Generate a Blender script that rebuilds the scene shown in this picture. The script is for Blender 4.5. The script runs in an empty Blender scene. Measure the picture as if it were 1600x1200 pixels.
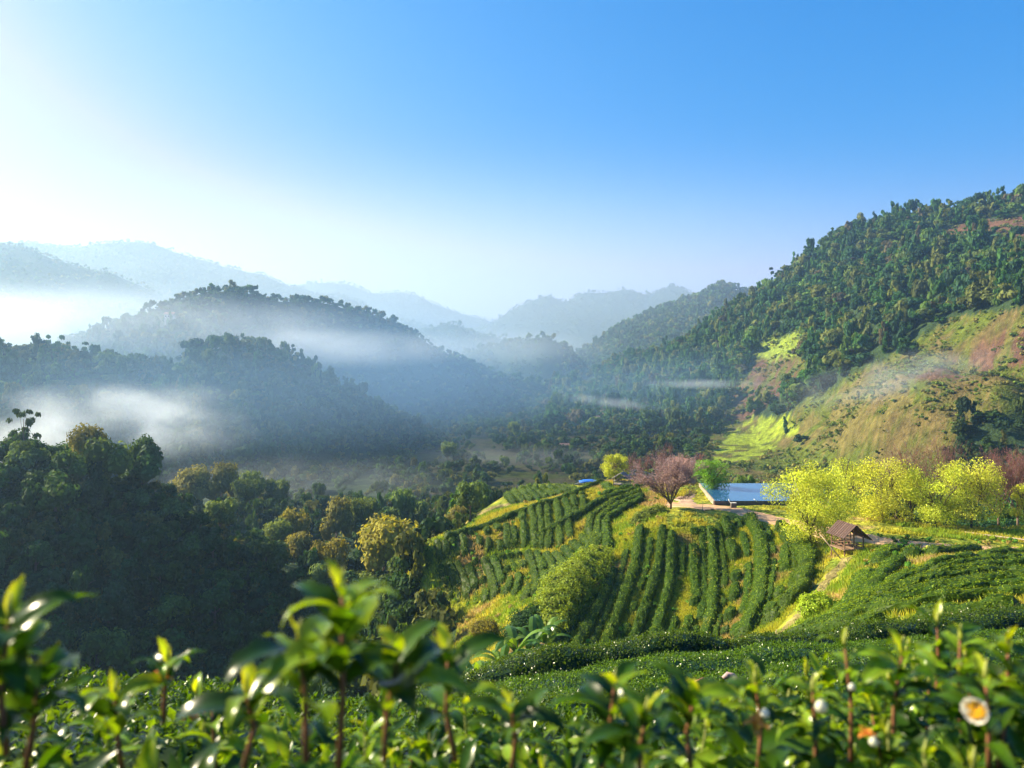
import bpy, math, random
import numpy as np
from mathutils import Vector, Matrix

rng = np.random.default_rng(7)
random.seed(7)
F = 1200.0          # focal length in photo pixels, camera at the origin looking along +Y
HOR = 560.0         # eye level row
SUN_AZ = math.radians(-71)   # from +Y towards -X
SUN_EL = math.radians(31)

sc = bpy.context.scene
COL = sc.collection

# ------------------------------------------------------------------ helpers
def W(px, py, Y):
    return np.array([(px-800)/F*Y, Y, -(py-HOR)/F*Y], float)

def tag(o, label=None, cat=None, group=None, kind=None):
    if label: o['label'] = label
    if cat: o['category'] = cat
    if group: o['group'] = group
    if kind: o['kind'] = kind
    return o

def empty(name, loc, label=None, cat=None, group=None):
    o = bpy.data.objects.new(name, None); COL.objects.link(o)
    o.location = loc; o.empty_display_size = .3
    return tag(o, label, cat, group)

def mesh_np(name, V, Fq, col=None, smooth=True):
    """V (n,3), Fq (m,3|4) -> mesh with optional point colours"""
    V = np.asarray(V, np.float32); Fq = np.asarray(Fq, np.int32)
    me = bpy.data.meshes.new(name)
    k = Fq.shape[1]
    me.vertices.add(len(V)); me.vertices.foreach_set('co', V.ravel())
    me.loops.add(Fq.size); me.loops.foreach_set('vertex_index', Fq.ravel())
    me.polygons.add(len(Fq))
    me.polygons.foreach_set('loop_start', np.arange(0, Fq.size, k, dtype=np.int32))
    me.polygons.foreach_set('use_smooth', np.full(len(Fq), smooth, bool))
    me.update(calc_edges=True)
    if col is not None:
        a = me.attributes.new('Col', 'FLOAT_COLOR', 'POINT')
        c = np.ones((len(V), 4), np.float32); c[:, :3] = col
        a.data.foreach_set('color', c.ravel())
    return me

def mobj(name, me, mat, parent=None):
    o = bpy.data.objects.new(name, me); COL.objects.link(o)
    if mat is not None: me.materials.append(mat)
    if parent is not None: o.parent = parent
    return o

class MB:
    """collects polygons, as lists"""
    def __init__(s): s.v = []; s.f = []; s.c = []
    def add(s, V, Fc, col=(.5, .5, .5)):
        b = len(s.v); s.v += [tuple(map(float, v)) for v in V]; s.f += [tuple(b+i for i in f) for f in Fc]
        s.c += [tuple(col)]*len(V)
    def box(s, c, size, rz=0, col=(.5, .5, .5), rx=0, ry=0):
        M = Matrix.Translation(Vector(c)) @ Matrix.Rotation(rz, 4, 'Z') @ Matrix.Rotation(ry, 4, 'Y') @ Matrix.Rotation(rx, 4, 'X')
        h = [x/2 for x in size]
        V = [M @ Vector((sx*h[0], sy*h[1], sz*h[2])) for sx in (-1, 1) for sy in (-1, 1) for sz in (-1, 1)]
        s.add(V, [(0, 1, 3, 2), (4, 6, 7, 5), (0, 4, 5, 1), (2, 3, 7, 6), (0, 2, 6, 4), (1, 5, 7, 3)], col)
    def bar(s, a, b, w, h=None, col=(.5, .5, .5)):
        a = Vector(a); b = Vector(b); h = h or w
        d = (b-a); L = d.length; d.normalize()
        up = Vector((0, 0, 1)) if abs(d.z) < .95 else Vector((0, 1, 0))
        x = d.cross(up).normalized(); y = x.cross(d)
        V = [a+x*sx*w/2+y*sy*h/2+d*t*L for t in (0, 1) for sx in (-1, 1) for sy in (-1, 1)]
        s.add(V, [(0, 1, 3, 2), (4, 6, 7, 5), (0, 4, 5, 1), (2, 3, 7, 6), (0, 2, 6, 4), (1, 5, 7, 3)], col)
    def tube(s, pts, rad, n=8, col=(.5, .5, .5)):
        pts = [Vector(p) for p in pts]; V = []; Fc = []
        if not hasattr(rad, '__len__'): rad = [rad]*len(pts)
        ref = Vector((0.3, 0.5, 0.8)).normalized()
        for i, p in enumerate(pts):
            d = (pts[min(i+1, len(pts)-1)]-pts[max(i-1, 0)]).normalized()
            x = d.cross(ref).normalized(); y = d.cross(x)
            for k in range(n):
                a = 2*math.pi*k/n
                V.append(p+(x*math.cos(a)+y*math.sin(a))*rad[i])
        for i in range(len(pts)-1):
            for k in range(n):
                Fc.append((i*n+k, i*n+(k+1) % n, (i+1)*n+(k+1) % n, (i+1)*n+k))
        Fc.append(tuple(range(n-1, -1, -1))); Fc.append(tuple((len(pts)-1)*n+k for k in range(n)))
        s.add(V, Fc, col)
    def build(s, name, mat, parent=None, smooth=False):
        me = bpy.data.meshes.new(name); me.from_pydata(s.v, [], s.f)
        a = me.attributes.new('Col', 'FLOAT_COLOR', 'POINT')
        a.data.foreach_set('color', np.c_[np.array(s.c, np.float32), np.ones(len(s.c), np.float32)].ravel())
        if smooth: me.polygons.foreach_set('use_smooth', [True]*len(me.polygons))
        me.update()
        return mobj(name, me, mat, parent)

# ---- value noise
def _h(ix, iy, s):
    n = (ix.astype(np.int64)*374761393 + iy.astype(np.int64)*668265263 + s*1442695041) & 0xffffffff
    n = ((n ^ (n >> 13))*1274126177) & 0xffffffff
    return ((n ^ (n >> 16)) & 0xffff)/65535.0
def vnoise(x, y, s=0):
    x = np.asarray(x, float); y = np.asarray(y, float)
    ix = np.floor(x); iy = np.floor(y); fx = x-ix; fy = y-iy
    fx = fx*fx*(3-2*fx); fy = fy*fy*(3-2*fy)
    a = _h(ix, iy, s); b = _h(ix+1, iy, s); c = _h(ix, iy+1, s); d = _h(ix+1, iy+1, s)
    return (a+(b-a)*fx)*(1-fy)+(c+(d-c)*fx)*fy
def fbm(x, y, s=0, o=4):
    r = 0; a = .5; t = 0
    for i in range(o):
        r = r+a*vnoise(x*2**i, y*2**i, s+i*17); t += a; a *= .5
    return r/t
def sstep(x, a, b):
    t = np.clip((x-a)/(b-a), 0, 1); return t*t*(3-2*t)

# ------------------------------------------------------------------ terrain
ctrl = []
def cp(px, py, Y): ctrl.append(tuple(W(px, py, Y)))
def cw(x, y, z): ctrl.append((x, y, z))
# the hillside the camera stands on
for x in (-8, -3, 0, 3, 8): cw(x, -4, .3+.05*x); cw(x, 1, -1.62+.01*x)
cw(-20, -4, -3); cw(20, -4, 1.5)
cw(-6, 9, -5.1); cw(0, 9, -5.0); cw(6, 9, -4.75); cw(14, 9, -3.8)
cw(-9, 14, -10); cw(-4, 14, -8.6); cw(-16, 20, -19); cw(-11, 28, -24); cw(-14, 9, -8.5); cw(-30, 9, -20)
cw(-6, 40, -30); cw(-40, 30, -38)
for px, py, Y in [(1000,1082,18),(750,1112,18),(850,1095,18),(1200,1070,18),(1400,1050,20),
    (1600,1000,24),(1600,960,33),(1600,920,45),(1600,880,62),(1400,1000,28),(1400,960,39),(1400,920,51),(1400,885,66),(1400,852,80),
    (1800,1000,24),(1800,900,50),(1800,860,78),(1250,1012,40),(1250,985,52),(1250,935,69),(1190,1003,61),(1150,1035,60),(1150,1090,34),(1000,1120,36),(850,1130,38),
    (1320,868,76),(1320,930,60),
    (1100,1040,65),(1100,985,72),(1100,930,80),(1100,870,88),(1100,815,95),
    (1040,1040,68),(1040,980,74),(1040,930,80),(1040,870,87),(1040,820,93),
    (1180,950,72),(1180,900,80),(1200,850,88),(1250,890,78),
    (900,1040,67),(900,980,74),(960,940,78),(800,1050,66),(800,1000,72),(810,955,79),(740,1060,66),(880,925,81),
    (700,1075,72),(650,1060,84),(640,980,98),
    (745,950,92),(697,944,98),(805,938,87),(850,920,85),
    (658,860,104),(715,836,108),(760,824,111),(808,800,114),(895,773,120),(955,752,128),
    (750,890,100),(850,850,102),(950,830,100),(950,790,112),(1000,800,106),(980,880,87),(920,880,90),
    (730,824,122),(775,787,140),(808,767,152),(895,763,150),(850,790,130),(742,803,138),(920,760,140),
    (1050,795,101),(1200,814,95),(1400,845,82),(1500,850,81),(1600,858,80),(1700,858,80),(1110,792,104),(1230,776,113),(1460,825,90),(1600,827,90),(1800,827,90),
    (985,756,124),(1060,765,118),(1300,804,98),(1340,815,93),(1100,757,124),(1250,762,120),
    (0,752,126),(130,757,131),(220,772,136),(300,822,140),(400,877,143),(480,932,138),(550,982,126),(-200,745,118),
    (600,932,138),(480,885,165),(350,815,200),(240,790,222),(420,812,230),(650,862,170),(0,800,200),(-200,800,200)]:
    cp(px, py, Y)
for px, Y, z in [(640,152,-43),(700,160,-40),(800,176,-38),(900,178,-38),(1000,160,-36),(1100,152,-33),(1300,150,-33),(1450,112,-26),(1600,112,-26),(1500,150,-36),
    (1800,150,-36),(1000,140,-27),(0,108,-34),(0,90,-47),(200,117,-38),(200,98,-51),(400,124,-51),(400,105,-57),(-200,98,-34),(-200,80,-46),(520,108,-50),(600,100,-42),(0,160,-38),(200,165,-40),(300,165,-44),(400,175,-46),(-200,150,-36),(300,78,-50),(500,75,-40),(150,50,-40),(0,70,-50),
    (660,125,-38),(450,60,-33),(600,60,-29),(1200,200,-42),(1500,200,-42),(900,210,-43),(700,210,-44)]:
    cw((px-800)/F*Y, Y, z)
ctrl = np.array(ctrl)
SC = 40.0
def _U(r2): return np.where(r2 > 1e-12, .5*r2*np.log(np.maximum(r2, 1e-12)), 0)
def _fit(c):
    P = c[:, :2]/SC; n = len(P)
    d2 = ((P[:, None]-P[None])**2).sum(-1)
    K = _U(d2)+np.eye(n)*.002
    A = np.zeros((n+3, n+3)); A[:n, :n] = K; A[:n, n] = 1; A[:n, n+1:] = P; A[n, :n] = 1; A[n+1:, :n] = P.T
    return P, np.linalg.solve(A, np.r_[c[:, 2], 0, 0, 0])
TP, TW = _fit(ctrl)
def near_h(x, y):
    x = np.asarray(x, float).ravel()/SC; y = np.asarray(y, float).ravel()/SC
    out = np.empty(len(x)); n = len(TP)
    for i in range(0, len(x), 20000):
        a = x[i:i+20000]; b = y[i:i+20000]
        d2 = (a[:, None]-TP[None, :, 0])**2+(b[:, None]-TP[None, :, 1])**2
        out[i:i+20000] = _U(d2)@TW[:n]+TW[n]+TW[n+1]*a+TW[n+2]*b
    return out

# far hills: (px, py, Y) crest points, front slope, back slope, spur scale, spur amount, seed
HILLS = {
 'right': ([(860,606,850),(900,600,850),(940,575,840),(1000,560,800),(1050,542,760),(1100,513,730),(1180,463,700),(1240,420,670),(1300,372,650),(1340,352,640),(1400,342,610),(1440,336,600),(1500,328,580),(1560,318,560),(1600,308,550),(1800,300,550),(2100,330,550)],
           [(860,.08),(900,.10),(1000,.15),(1100,.25),(1200,.36),(1300,.42),(1600,.42)], .5, 60, .25, 3),
 'behind_right': ([(850,575,1250),(920,548,1200),(960,515,1200),(1010,488,1200),(1060,472,1200),(1100,452,1200),(1130,442,1200),(1170,455,1200),(1250,475,1200),(1500,480,1200)], [(0,.45)], .5, 90, .3, 5),
 'centre': ([(640,545,2000),(700,530,2000),(770,502,2000),(800,483,2000),(830,467,2000),(858,457,2000),(880,470,2000),(905,456,2000),(940,453,2000),(985,449,2000),(1000,457,2000),(1050,447,2000),(1085,454,2000),(1130,472,2000),(1300,480,2000),(1600,470,2000)], [(0,.5)], .5, 160, .35, 9),
 'knob': ([(700,560,1100),(740,545,1100),(780,534,1100),(830,526,1050),(870,530,1050),(900,552,1050),(920,585,1050),(940,620,1050)], [(0,.4)], .6, 60, .25, 11),
 'knob_b': ([(640,520,1500),(700,505,1500),(740,520,1450),(790,530,1450),(830,545,1400),(860,560,1400)], [(0,.4)], .6, 60, .25, 12),
 'far_left': ([(-300,400,1800),(40,380,1800),(100,383,1800),(220,378,1800),(260,388,1800),(350,413,1800),(420,433,1800),(500,458,1800),(560,468,1800),(600,493,1800),(680,513,1800),(760,533,1800),(820,560,1800)], [(0,.45)], .5, 140, .3, 15),
 'farthest': ([(400,450,2400),(490,439,2400),(540,442,2400),(580,457,2400),(620,454,2400),(680,472,2400),(740,492,2400),(770,500,2400),(830,522,2400),(900,540,2400)], [(0,.5)], .5, 160, .3, 16),
 'left': ([(-300,380,1300),(0,377,1300),(60,393,1300),(120,413,1300),(180,428,1300),(240,453,1300),(270,470,1300),(330,510,1250),(400,560,1200)], [(0,.45)], .5, 120, .3, 21),
 'left_low': ([(-300,450,1000),(0,455,1000),(100,470,1000),(180,480,980),(240,490,960),(300,520,950),(380,570,900)], [(0,.45)], .5, 80, .3, 22),
 'mid_left': ([(60,560,430),(150,522,443),(200,500,450),(230,490,457),(280,466,468),(330,450,480),(370,452,496),(430,466,520),(500,471,550),(570,486,580),(620,501,599),(650,521,611),(700,552,630),(760,574,660),(820,594,690),(880,604,720),(910,624,733),(950,642,745),(1000,667,760),(1050,697,760),(1085,712,760),(1130,735,760)],
             [(0,.62),(600,.6),(1000,.42)], .5, 70, .25, 31),
 'near_left': ([(-300,540,310),(0,552,325),(60,560,330),(140,566,336),(190,576,340),(230,590,346),(270,584,352),(290,562,356),(350,538,365),(400,552,373),(440,562,380),(490,588,388),(560,620,400),(620,662,411),(680,715,421),(750,748,428),(790,768,430)],
             [(0,.62)], .5, 50, .3, 41),
}
_PX = np.arange(-1200, 3000, 2.0)
def _gs(a, sig):
    k = np.arange(-int(3*sig/2)-1, int(3*sig/2)+2)*2.0; g = np.exp(-k*k/(2*sig*sig)); g /= g.sum()
    return np.convolve(np.pad(a, len(k)//2, mode='edge'), g, 'valid')
_CR = {}
for _n, _v in HILLS.items():
    _c = np.array(_v[0], float)
    _Y = np.interp(_PX, _c[:, 0], _c[:, 2]); _z = -(np.interp(_PX, _c[:, 0], _c[:, 1])-HOR)/F*_Y
    _z = _z-(np.clip(_c[0, 0]-_PX, 0, None)+np.clip(_PX-_c[-1, 0], 0, None))*.25
    _j = (fbm(_PX/34, _PX*0, _v[5]+50, 4)-.5)*_Y*.010
    _z = _z+_j
    _CR[_n] = (_gs(_Y, 30), _gs(_z, 7), _gs(_z, 60))
def far_h(x, y):
    Y = np.maximum(y, 1); px = 800+F*x/Y
    floor = np.interp(Y, [0, 200, 300, 450, 700, 1200, 2800], [-45, -45, -45, -40, -32, -30, -30])
    floor = floor+1.5*(fbm(x/60, y/60, 77)-.5)
    # low terraced rise in the valley floor
    h = floor
    for nm, (cr, sl, back, spur, amt, seed) in HILLS.items():
        s = np.array(sl, float)
        cY, cz, cw_ = _CR[nm]
        Yc = np.interp(px, _PX, cY); z1 = np.interp(px, _PX, cz); z2 = np.interp(px+(fbm(x/spur, y/spur, seed+7)-.5)*60, _PX, cw_)
        t = sstep(Yc-Y, 5, 90)+sstep(Y-Yc, 5, 90); zc = z1*(1-t)+z2*t
        sf = np.interp(px, s[:, 0], s[:, 1])
        d = Yc-Y
        n = fbm(x/spur+seed, y/spur*.6, seed, 4)-.5
        dd = np.where(d > 0, d*sf*(1+amt*2.4*n), -d*back)
        hh = zc-np.sqrt(dd*dd+9)+3+n*np.minimum(np.abs(d)*.1, 8)
        k = 6.0
        m = np.maximum(h, hh); h = m+k*np.log1p(np.exp(-np.abs(h-hh)/k))*.9-k*.05
    return h
def height(x, y):
    shp = np.shape(x); x = np.asarray(x, float).ravel(); y = np.asarray(y, float).ravel()
    w = sstep(y, 205, 265)
    n = np.clip(near_h(np.clip(x, -220, 220), np.clip(y, -10, 270)), -62, 4)
    out = n*(1-w)+far_h(x, y)*w
    out += .25*(fbm(x/3.1, y/3.1, 5)-.5)*sstep(y, 20, 40)
    return out.reshape(shp)
def hz(x, y): return float(height(np.array([x]), np.array([y]))[0])

def project(P):
    P = np.asarray(P); Y = np.maximum(P[..., 1], .01)
    return 800+F*P[..., 0]/Y, HOR-F*P[..., 2]/Y

def hit(px, py, y0=20., y1=270., n=600):
    """first point of the terrain seen at that pixel, from y0 on"""
    px = np.atleast_1d(np.asarray(px, float)); py = np.atleast_1d(np.asarray(py, float))
    Ys = y0*(y1/y0)**np.linspace(0, 1, n)
    X = (px[:, None]-800)/F*Ys; Z = -(py[:, None]-HOR)/F*Ys
    H = height(X, np.broadcast_to(Ys, X.shape))
    below = Z < H
    i = np.argmax(below, 1); ok = below.any(1); i = np.clip(i, 1, n-1)
    r = np.arange(len(px))
    a = Z[r, i-1]-H[r, i-1]; b = Z[r, i]-H[r, i]
    t = np.where(ok, a/(a-b+1e-9), 0); t = np.clip(t, 0, 1)
    Y = Ys[i-1]*(1-t)+Ys[i]*t
    x = (px-800)/F*Y
    return np.c_[x, Y, height(x, Y)], ok

def inpoly(px, py, poly):
    px = np.asarray(px); py = np.asarray(py); r = np.zeros(px.shape, bool); n = len(poly)
    for i in range(n):
        x1, y1 = poly[i]; x2, y2 = poly[(i+1) % n]
        if y1 == y2: continue
        c = (y1 > py) != (y2 > py)
        r ^= c & (px < (x2-x1)*(py-y1)/(y2-y1)+x1)
    return r

# ------------------------------------------------------------------ materials
def newmat(name):
    m = bpy.data.materials.new(name); m.use_nodes = True
    nt = m.node_tree; nt.nodes.clear()
    return m, nt, nt.nodes.new
def link(nt, a, b): nt.links.new(a, b)

def surf_mat(name, col=None, rough=.85, nscale=3., nmix=.35, bump=.3, bscale=20., bdist=.05, spec=.08, detail=6):
    m, nt, N = newmat(name)
    out = N('ShaderNodeOutputMaterial'); p = N('ShaderNodeBsdfPrincipled')
    p.inputs['Roughness'].default_value = rough; p.inputs['Specular IOR Level'].default_value = spec
    tc = N('ShaderNodeTexCoord')
    if col is None:
        a = N('ShaderNodeAttribute'); a.attribute_name = 'Col'; src = a.outputs['Color']
    else:
        a = N('ShaderNodeRGB'); a.outputs[0].default_value = (*col, 1); src = a.outputs[0]
    n = N('ShaderNodeTexNoise'); n.inputs['Scale'].default_value = nscale; n.inputs['Detail'].default_value = detail; n.inputs['Roughness'].default_value = .65
    link(nt, tc.outputs['Object'], n.inputs['Vector'])
    mr = N('ShaderNodeMapRange'); mr.inputs[1].default_value = .3; mr.inputs[2].default_value = .7
    mr.inputs[3].default_value = 1-nmix; mr.inputs[4].default_value = 1+nmix
    link(nt, n.outputs[0], mr.inputs[0])
    mx = N('ShaderNodeMix'); mx.data_type = 'RGBA'; mx.blend_type = 'MULTIPLY'; mx.inputs[0].default_value = 1
    link(nt, src, mx.inputs[6]); link(nt, mr.outputs[0], mx.inputs[7]); link(nt, mx.outputs[2], p.inputs['Base Color'])
    b = N('ShaderNodeBump'); b.inputs['Strength'].default_value = bump; b.inputs['Distance'].default_value = bdist
    n2 = N('ShaderNodeTexNoise'); n2.inputs['Scale'].default_value = bscale; n2.inputs['Detail'].default_value = 8
    link(nt, tc.outputs['Object'], n2.inputs['Vector']); link(nt, n2.outputs[0], b.inputs['Height']); link(nt, b.outputs[0], p.inputs['Normal'])
    link(nt, p.outputs[0], out.inputs[0])
    return m

def leaf_mat(name, rough=.55, trans=.3, spec=.35, hue=.015, val=.25, tcol=(1.25, 1.15, .35), nscale=0):
    m, nt, N = newmat(name)
    out = N('ShaderNodeOutputMaterial'); p = N('ShaderNodeBsdfPrincipled')
    p.inputs['Roughness'].default_value = rough; p.inputs['Specular IOR Level'].default_value = spec
    a = N('ShaderNodeAttribute'); a.attribute_name = 'Col'
    oi = N('ShaderNodeObjectInfo')
    hs = N('ShaderNodeHueSaturation'); link(nt, a.outputs['Color'], hs.inputs['Color'])
    r1 = N('ShaderNodeMapRange'); r1.inputs[3].default_value = .5-hue; r1.inputs[4].default_value = .5+hue
    r2 = N('ShaderNodeMapRange'); r2.inputs[3].default_value = 1-val; r2.inputs[4].default_value = 1+val
    link(nt, oi.outputs['Random'], r1.inputs[0]); link(nt, r1.outputs[0], hs.inputs['Hue'])
    ml = N('ShaderNodeMath'); ml.operation = 'MULTIPLY_ADD'; ml.inputs[1].default_value = 7.13; ml.inputs[2].default_value = .21
    fr = N('ShaderNodeMath'); fr.operation = 'FRACT'
    link(nt, oi.outputs['Random'], ml.inputs[0]); link(nt, ml.outputs[0], fr.inputs[0]); link(nt, fr.outputs[0], r2.inputs[0]); link(nt, r2.outputs[0], hs.inputs['Value'])
    link(nt, hs.outputs[0], p.inputs['Base Color'])
    t = N('ShaderNodeBsdfTranslucent')
    mx = N('ShaderNodeMix'); mx.data_type = 'RGBA'; mx.blend_type = 'MULTIPLY'; mx.inputs[0].default_value = 1
    mx.inputs[7].default_value = (*tcol, 1); link(nt, hs.outputs[0], mx.inputs[6]); link(nt, mx.outputs[2], t.inputs[0])
    s = N('ShaderNodeMixShader'); s.inputs[0].default_value = trans
    link(nt, p.outputs[0], s.inputs[1]); link(nt, t.outputs[0], s.inputs[2]); link(nt, s.outputs[0], out.inputs[0])
    return m

M_ground = surf_mat('ground_cover', nscale=.35, nmix=.55, bump=1., bscale=1.1, bdist=1.2, detail=12)
M_tree = leaf_mat('tree_leaves', rough=.7, trans=.35, spec=.1)
M_lime = leaf_mat('pale_leaves', rough=.6, trans=.3, spec=.2, hue=.01, val=.1)
M_tea = leaf_mat('tea_leaves', rough=.5, trans=.4, spec=.12, hue=.008, val=.12)
M_gloss = leaf_mat('glossy_tea_leaves', rough=.26, trans=.42, spec=.3, hue=.008, val=.1, tcol=(1.7, 1.6, .25))
M_grass = leaf_mat('grass_blades', rough=.7, trans=.4, spec=.15, hue=0, val=0, tcol=(1.2, 1.1, .6))
M_bark = surf_mat('bark', rough=.9, nscale=6, nmix=.4, bump=.6, bscale=25, bdist=.03)
M_stem = surf_mat('tea_stem', rough=.6, nscale=60, nmix=.3, bump=.4, bscale=200, bdist=.002)
M_wood = surf_mat('weathered_wood', rough=.85, nscale=8, nmix=.35, bump=.5, bscale=30, bdist=.02)
M_conc = surf_mat('concrete', rough=.9, nscale=1.8, nmix=.4, bump=.4, bscale=12, bdist=.02)
M_path = surf_mat('dirt', rough=.95, nscale=.8, nmix=.3, bump=.5, bscale=6, bdist=.05)
M_petal = leaf_mat('petals', rough=.5, trans=.35, spec=.3, hue=0, val=0, tcol=(1, 1, .9))

# ------------------------------------------------------------------ camera, light, sky
cam_d = bpy.data.cameras.new('camera'); cam = bpy.data.objects.new('camera', cam_d); COL.objects.link(cam)
cam.location = (0, 0, 0); cam.rotation_euler = (math.pi/2, 0, 0)
cam_d.sensor_width = 36; cam_d.lens = 27; cam_d.shift_y = -40/1600
cam_d.clip_start = .05; cam_d.clip_end = 20000
cam_d.dof.use_dof = True; cam_d.dof.focus_distance = 45; cam_d.dof.aperture_fstop = 3.8
sc.camera = cam

world = bpy.data.worlds.new('World'); sc.world = world; world.use_nodes = True
nt = world.node_tree; nt.nodes.clear()
bg = nt.nodes.new('ShaderNodeBackground'); sky = nt.nodes.new('ShaderNodeTexSky'); wo = nt.nodes.new('ShaderNodeOutputWorld')
sky.sky_type = 'NISHITA'; sky.sun_disc = False; sky.sun_elevation = SUN_EL; sky.sun_rotation = SUN_AZ
sky.altitude = 800; sky.air_density = 1.0; sky.dust_density = 1.1; sky.ozone_density = 3.0
# the photograph's saturated sky: one power curve per channel on the sky's radiance
KS = .1786
sep = nt.nodes.new('ShaderNodeSeparateColor'); nt.links.new(sky.outputs[0], sep.inputs[0]); cmb = nt.nodes.new('ShaderNodeCombineColor')
chan = []
for ch, (g_, k_) in enumerate([(3.4, 7.2), (.85, .80), (.5, 1.1)]):
    pw_ = nt.nodes.new('ShaderNodeMath'); pw_.operation = 'POWER'; pw_.inputs[1].default_value = g_
    ml_ = nt.nodes.new('ShaderNodeMath'); ml_.operation = 'MULTIPLY'; ml_.inputs[1].default_value = k_*KS**g_/KS
    nt.links.new(sep.outputs[ch], pw_.inputs[0]); nt.links.new(pw_.outputs[0], ml_.inputs[0]); chan.append(ml_)
mn_ = nt.nodes.new('ShaderNodeMath'); mn_.operation = 'MINIMUM'; nt.links.new(chan[0].outputs[0], mn_.inputs[0]); nt.links.new(chan[1].outputs[0], mn_.inputs[1])
nt.links.new(mn_.outputs[0], cmb.inputs[0]); nt.links.new(chan[1].outputs[0], cmb.inputs[1]); nt.links.new(chan[2].outputs[0], cmb.inputs[2])
nt.links.new(cmb.outputs[0], bg.inputs[0]); nt.links.new(bg.outputs[0], wo.inputs[0])
bg.inputs[1].default_value = .052
sun_d = bpy.data.lights.new('sun', 'SUN'); sun = bpy.data.objects.new('sun', sun_d); COL.objects.link(sun)
sun_d.energy = 5; sun_d.angle = math.radians(.5); sun_d.color = (1, .86, .60)
sd = Vector((math.sin(SUN_AZ)*math.cos(SUN_EL), math.cos(SUN_AZ)*math.cos(SUN_EL), math.sin(SUN_EL)))
sun.rotation_euler = sd.to_track_quat('Z', 'Y').to_euler()
sc.view_settings.view_transform = 'Standard'; sc.view_settings.look = 'None'
sc.view_settings.exposure = 1.72; sc.view_settings.gamma = 1
sc.cycles.use_denoising = True; sc.cycles.max_bounces = 6; sc.cycles.transparent_max_bounces = 8
sc.cycles.diffuse_bounces = 2; sc.cycles.glossy_bounces = 2; sc.cycles.transmission_bounces = 3; sc.cycles.volume_bounces = 2
sc.cycles.use_adaptive_sampling = True; sc.cycles.adaptive_threshold = .02
sc.cycles.sample_clamp_indirect = 5

# ------------------------------------------------------------------ ground colours by what grows there
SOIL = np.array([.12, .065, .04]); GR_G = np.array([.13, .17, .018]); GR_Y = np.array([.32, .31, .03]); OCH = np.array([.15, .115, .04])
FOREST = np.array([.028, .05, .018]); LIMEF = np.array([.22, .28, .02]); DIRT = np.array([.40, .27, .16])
MEADOW = [(1070,745),(1100,700),(1130,650),(1150,605),(1180,560),(1175,545),(1200,530),(1250,522),(1262,570),(1258,600),(1268,622),(1330,590),(1400,545),(1480,500),(1600,478),(1900,470),(1900,800),(1080,800)]
CLUMP1 = [(1168,650),(1180,625),(1250,605),(1268,622),(1232,650),(1200,652)]
CLUMP2 = [(1490,730),(1500,665),(1550,650),(1600,640),(1900,640),(1900,800),(1500,800)]
M2 = [(1305,428),(1350,400),(1420,372),(1432,378),(1400,398),(1340,425)]
M3 = [(1420,380),(1500,352),(1590,338),(1700,335),(1700,400),(1545,402),(1540,378),(1460,372)]
RED1 = [(1150,605),(1190,562),(1255,560),(1252,605),(1200,635),(1135,662)]
RED2 = [(1400,605),(1450,580),(1520,555),(1560,522),(1600,512),(1700,510),(1700,545),(1500,592)]
TAN = [(1240,700),(1255,655),(1330,600),(1450,590),(1490,600),(1400,640),(1330,700)]
YEL = [(1108,718),(1135,680),(1180,650),(1235,650),(1246,675),(1215,692),(1185,718),(1150,724)]
TEAZ = [(640,870),(715,815),(745,790),(800,752),(960,735),(1060,740),(1110,700),(1900,700),(1900,1300),(600,1300),(700,1100),(640,1000),(670,940)]
def is_meadow(px, py):
    m = inpoly(px, py, MEADOW) & ~inpoly(px, py, CLUMP1) & ~inpoly(px, py, CLUMP2)
    return m | inpoly(px, py, M2) | inpoly(px, py, M3)
def ground_col(x, y, z):
    px, py = project(np.stack([x, y, z], -1))
    jx = (fbm(x/9, y/9, 91)-.5)*26; jy = (fbm(x/9, y/9, 92)-.5)*18
    far = y > 215; a, b = px+jx*far, py+jy*far
    n = fbm(x/14, y/14, 51)[:, None]; n2 = fbm(x/4, y/4, 52)[:, None]; n3 = fbm(x/1.3, y/1.3, 53)[:, None]
    c = np.broadcast_to(FOREST, (len(x), 3)).copy()*(.7+.6*n2)
    md = is_meadow(a, b) & far
    n4 = n*.5+n3*.25+n2*.25; mc = GR_G*.9*(1-sstep(n4, .42, .62))+OCH*sstep(n4, .42, .62); mc = mc*(.75+.5*n2)
    c[md] = (mc*.68*(.6+.8*n3))[md]
    for poly, col in ((TAN, OCH*.7+GR_G*.15), (RED1, SOIL*.85), (RED2, SOIL*.85), (YEL, LIMEF)):
        k = inpoly(a, b, poly) & far
        ed = sstep(fbm(x/6, y/6, 93)[:, None], .36, .5); c[k] = (c*(1-ed)+(col*(.55+.9*n3))*ed)[k]
    k = inpoly(a, b, M3) & far & (b < 368); c[k] = (SOIL*(.7+.8*n2))[k]
    k = inpoly(a, b, M4P) & far; c[k] = (GR_G*1.4*(.7+.6*n2))[k]
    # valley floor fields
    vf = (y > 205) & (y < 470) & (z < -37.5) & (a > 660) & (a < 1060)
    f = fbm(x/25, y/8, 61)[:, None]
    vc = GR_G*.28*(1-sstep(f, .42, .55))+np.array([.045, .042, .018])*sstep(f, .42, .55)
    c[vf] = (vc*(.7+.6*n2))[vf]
    # tea hill
    t = (y < 160) & (((x > -14) & (y > 60)) | ((x > -9) & (y <= 60))) & (z > -31.5)
    tc = GR_G*1.1*(1-sstep(n2*.5+n3*.5, .42, .6))+GR_Y*sstep(n2*.5+n3*.5, .42, .6)
    pk = sstep(fbm(x/5, y/5, 71), .6, .72)[:, None]*.5
    tc = tc*(1-pk)+np.array([.30, .19, .12])*pk
    c[t] = tc[t]
    nr = y < 16; c[nr] = (np.array([.03, .035, .015])*(.6+.8*n3))[nr]
    return c
M4P = [(1165,548),(1200,530),(1250,520),(1243,552),(1200,562)]

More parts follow.
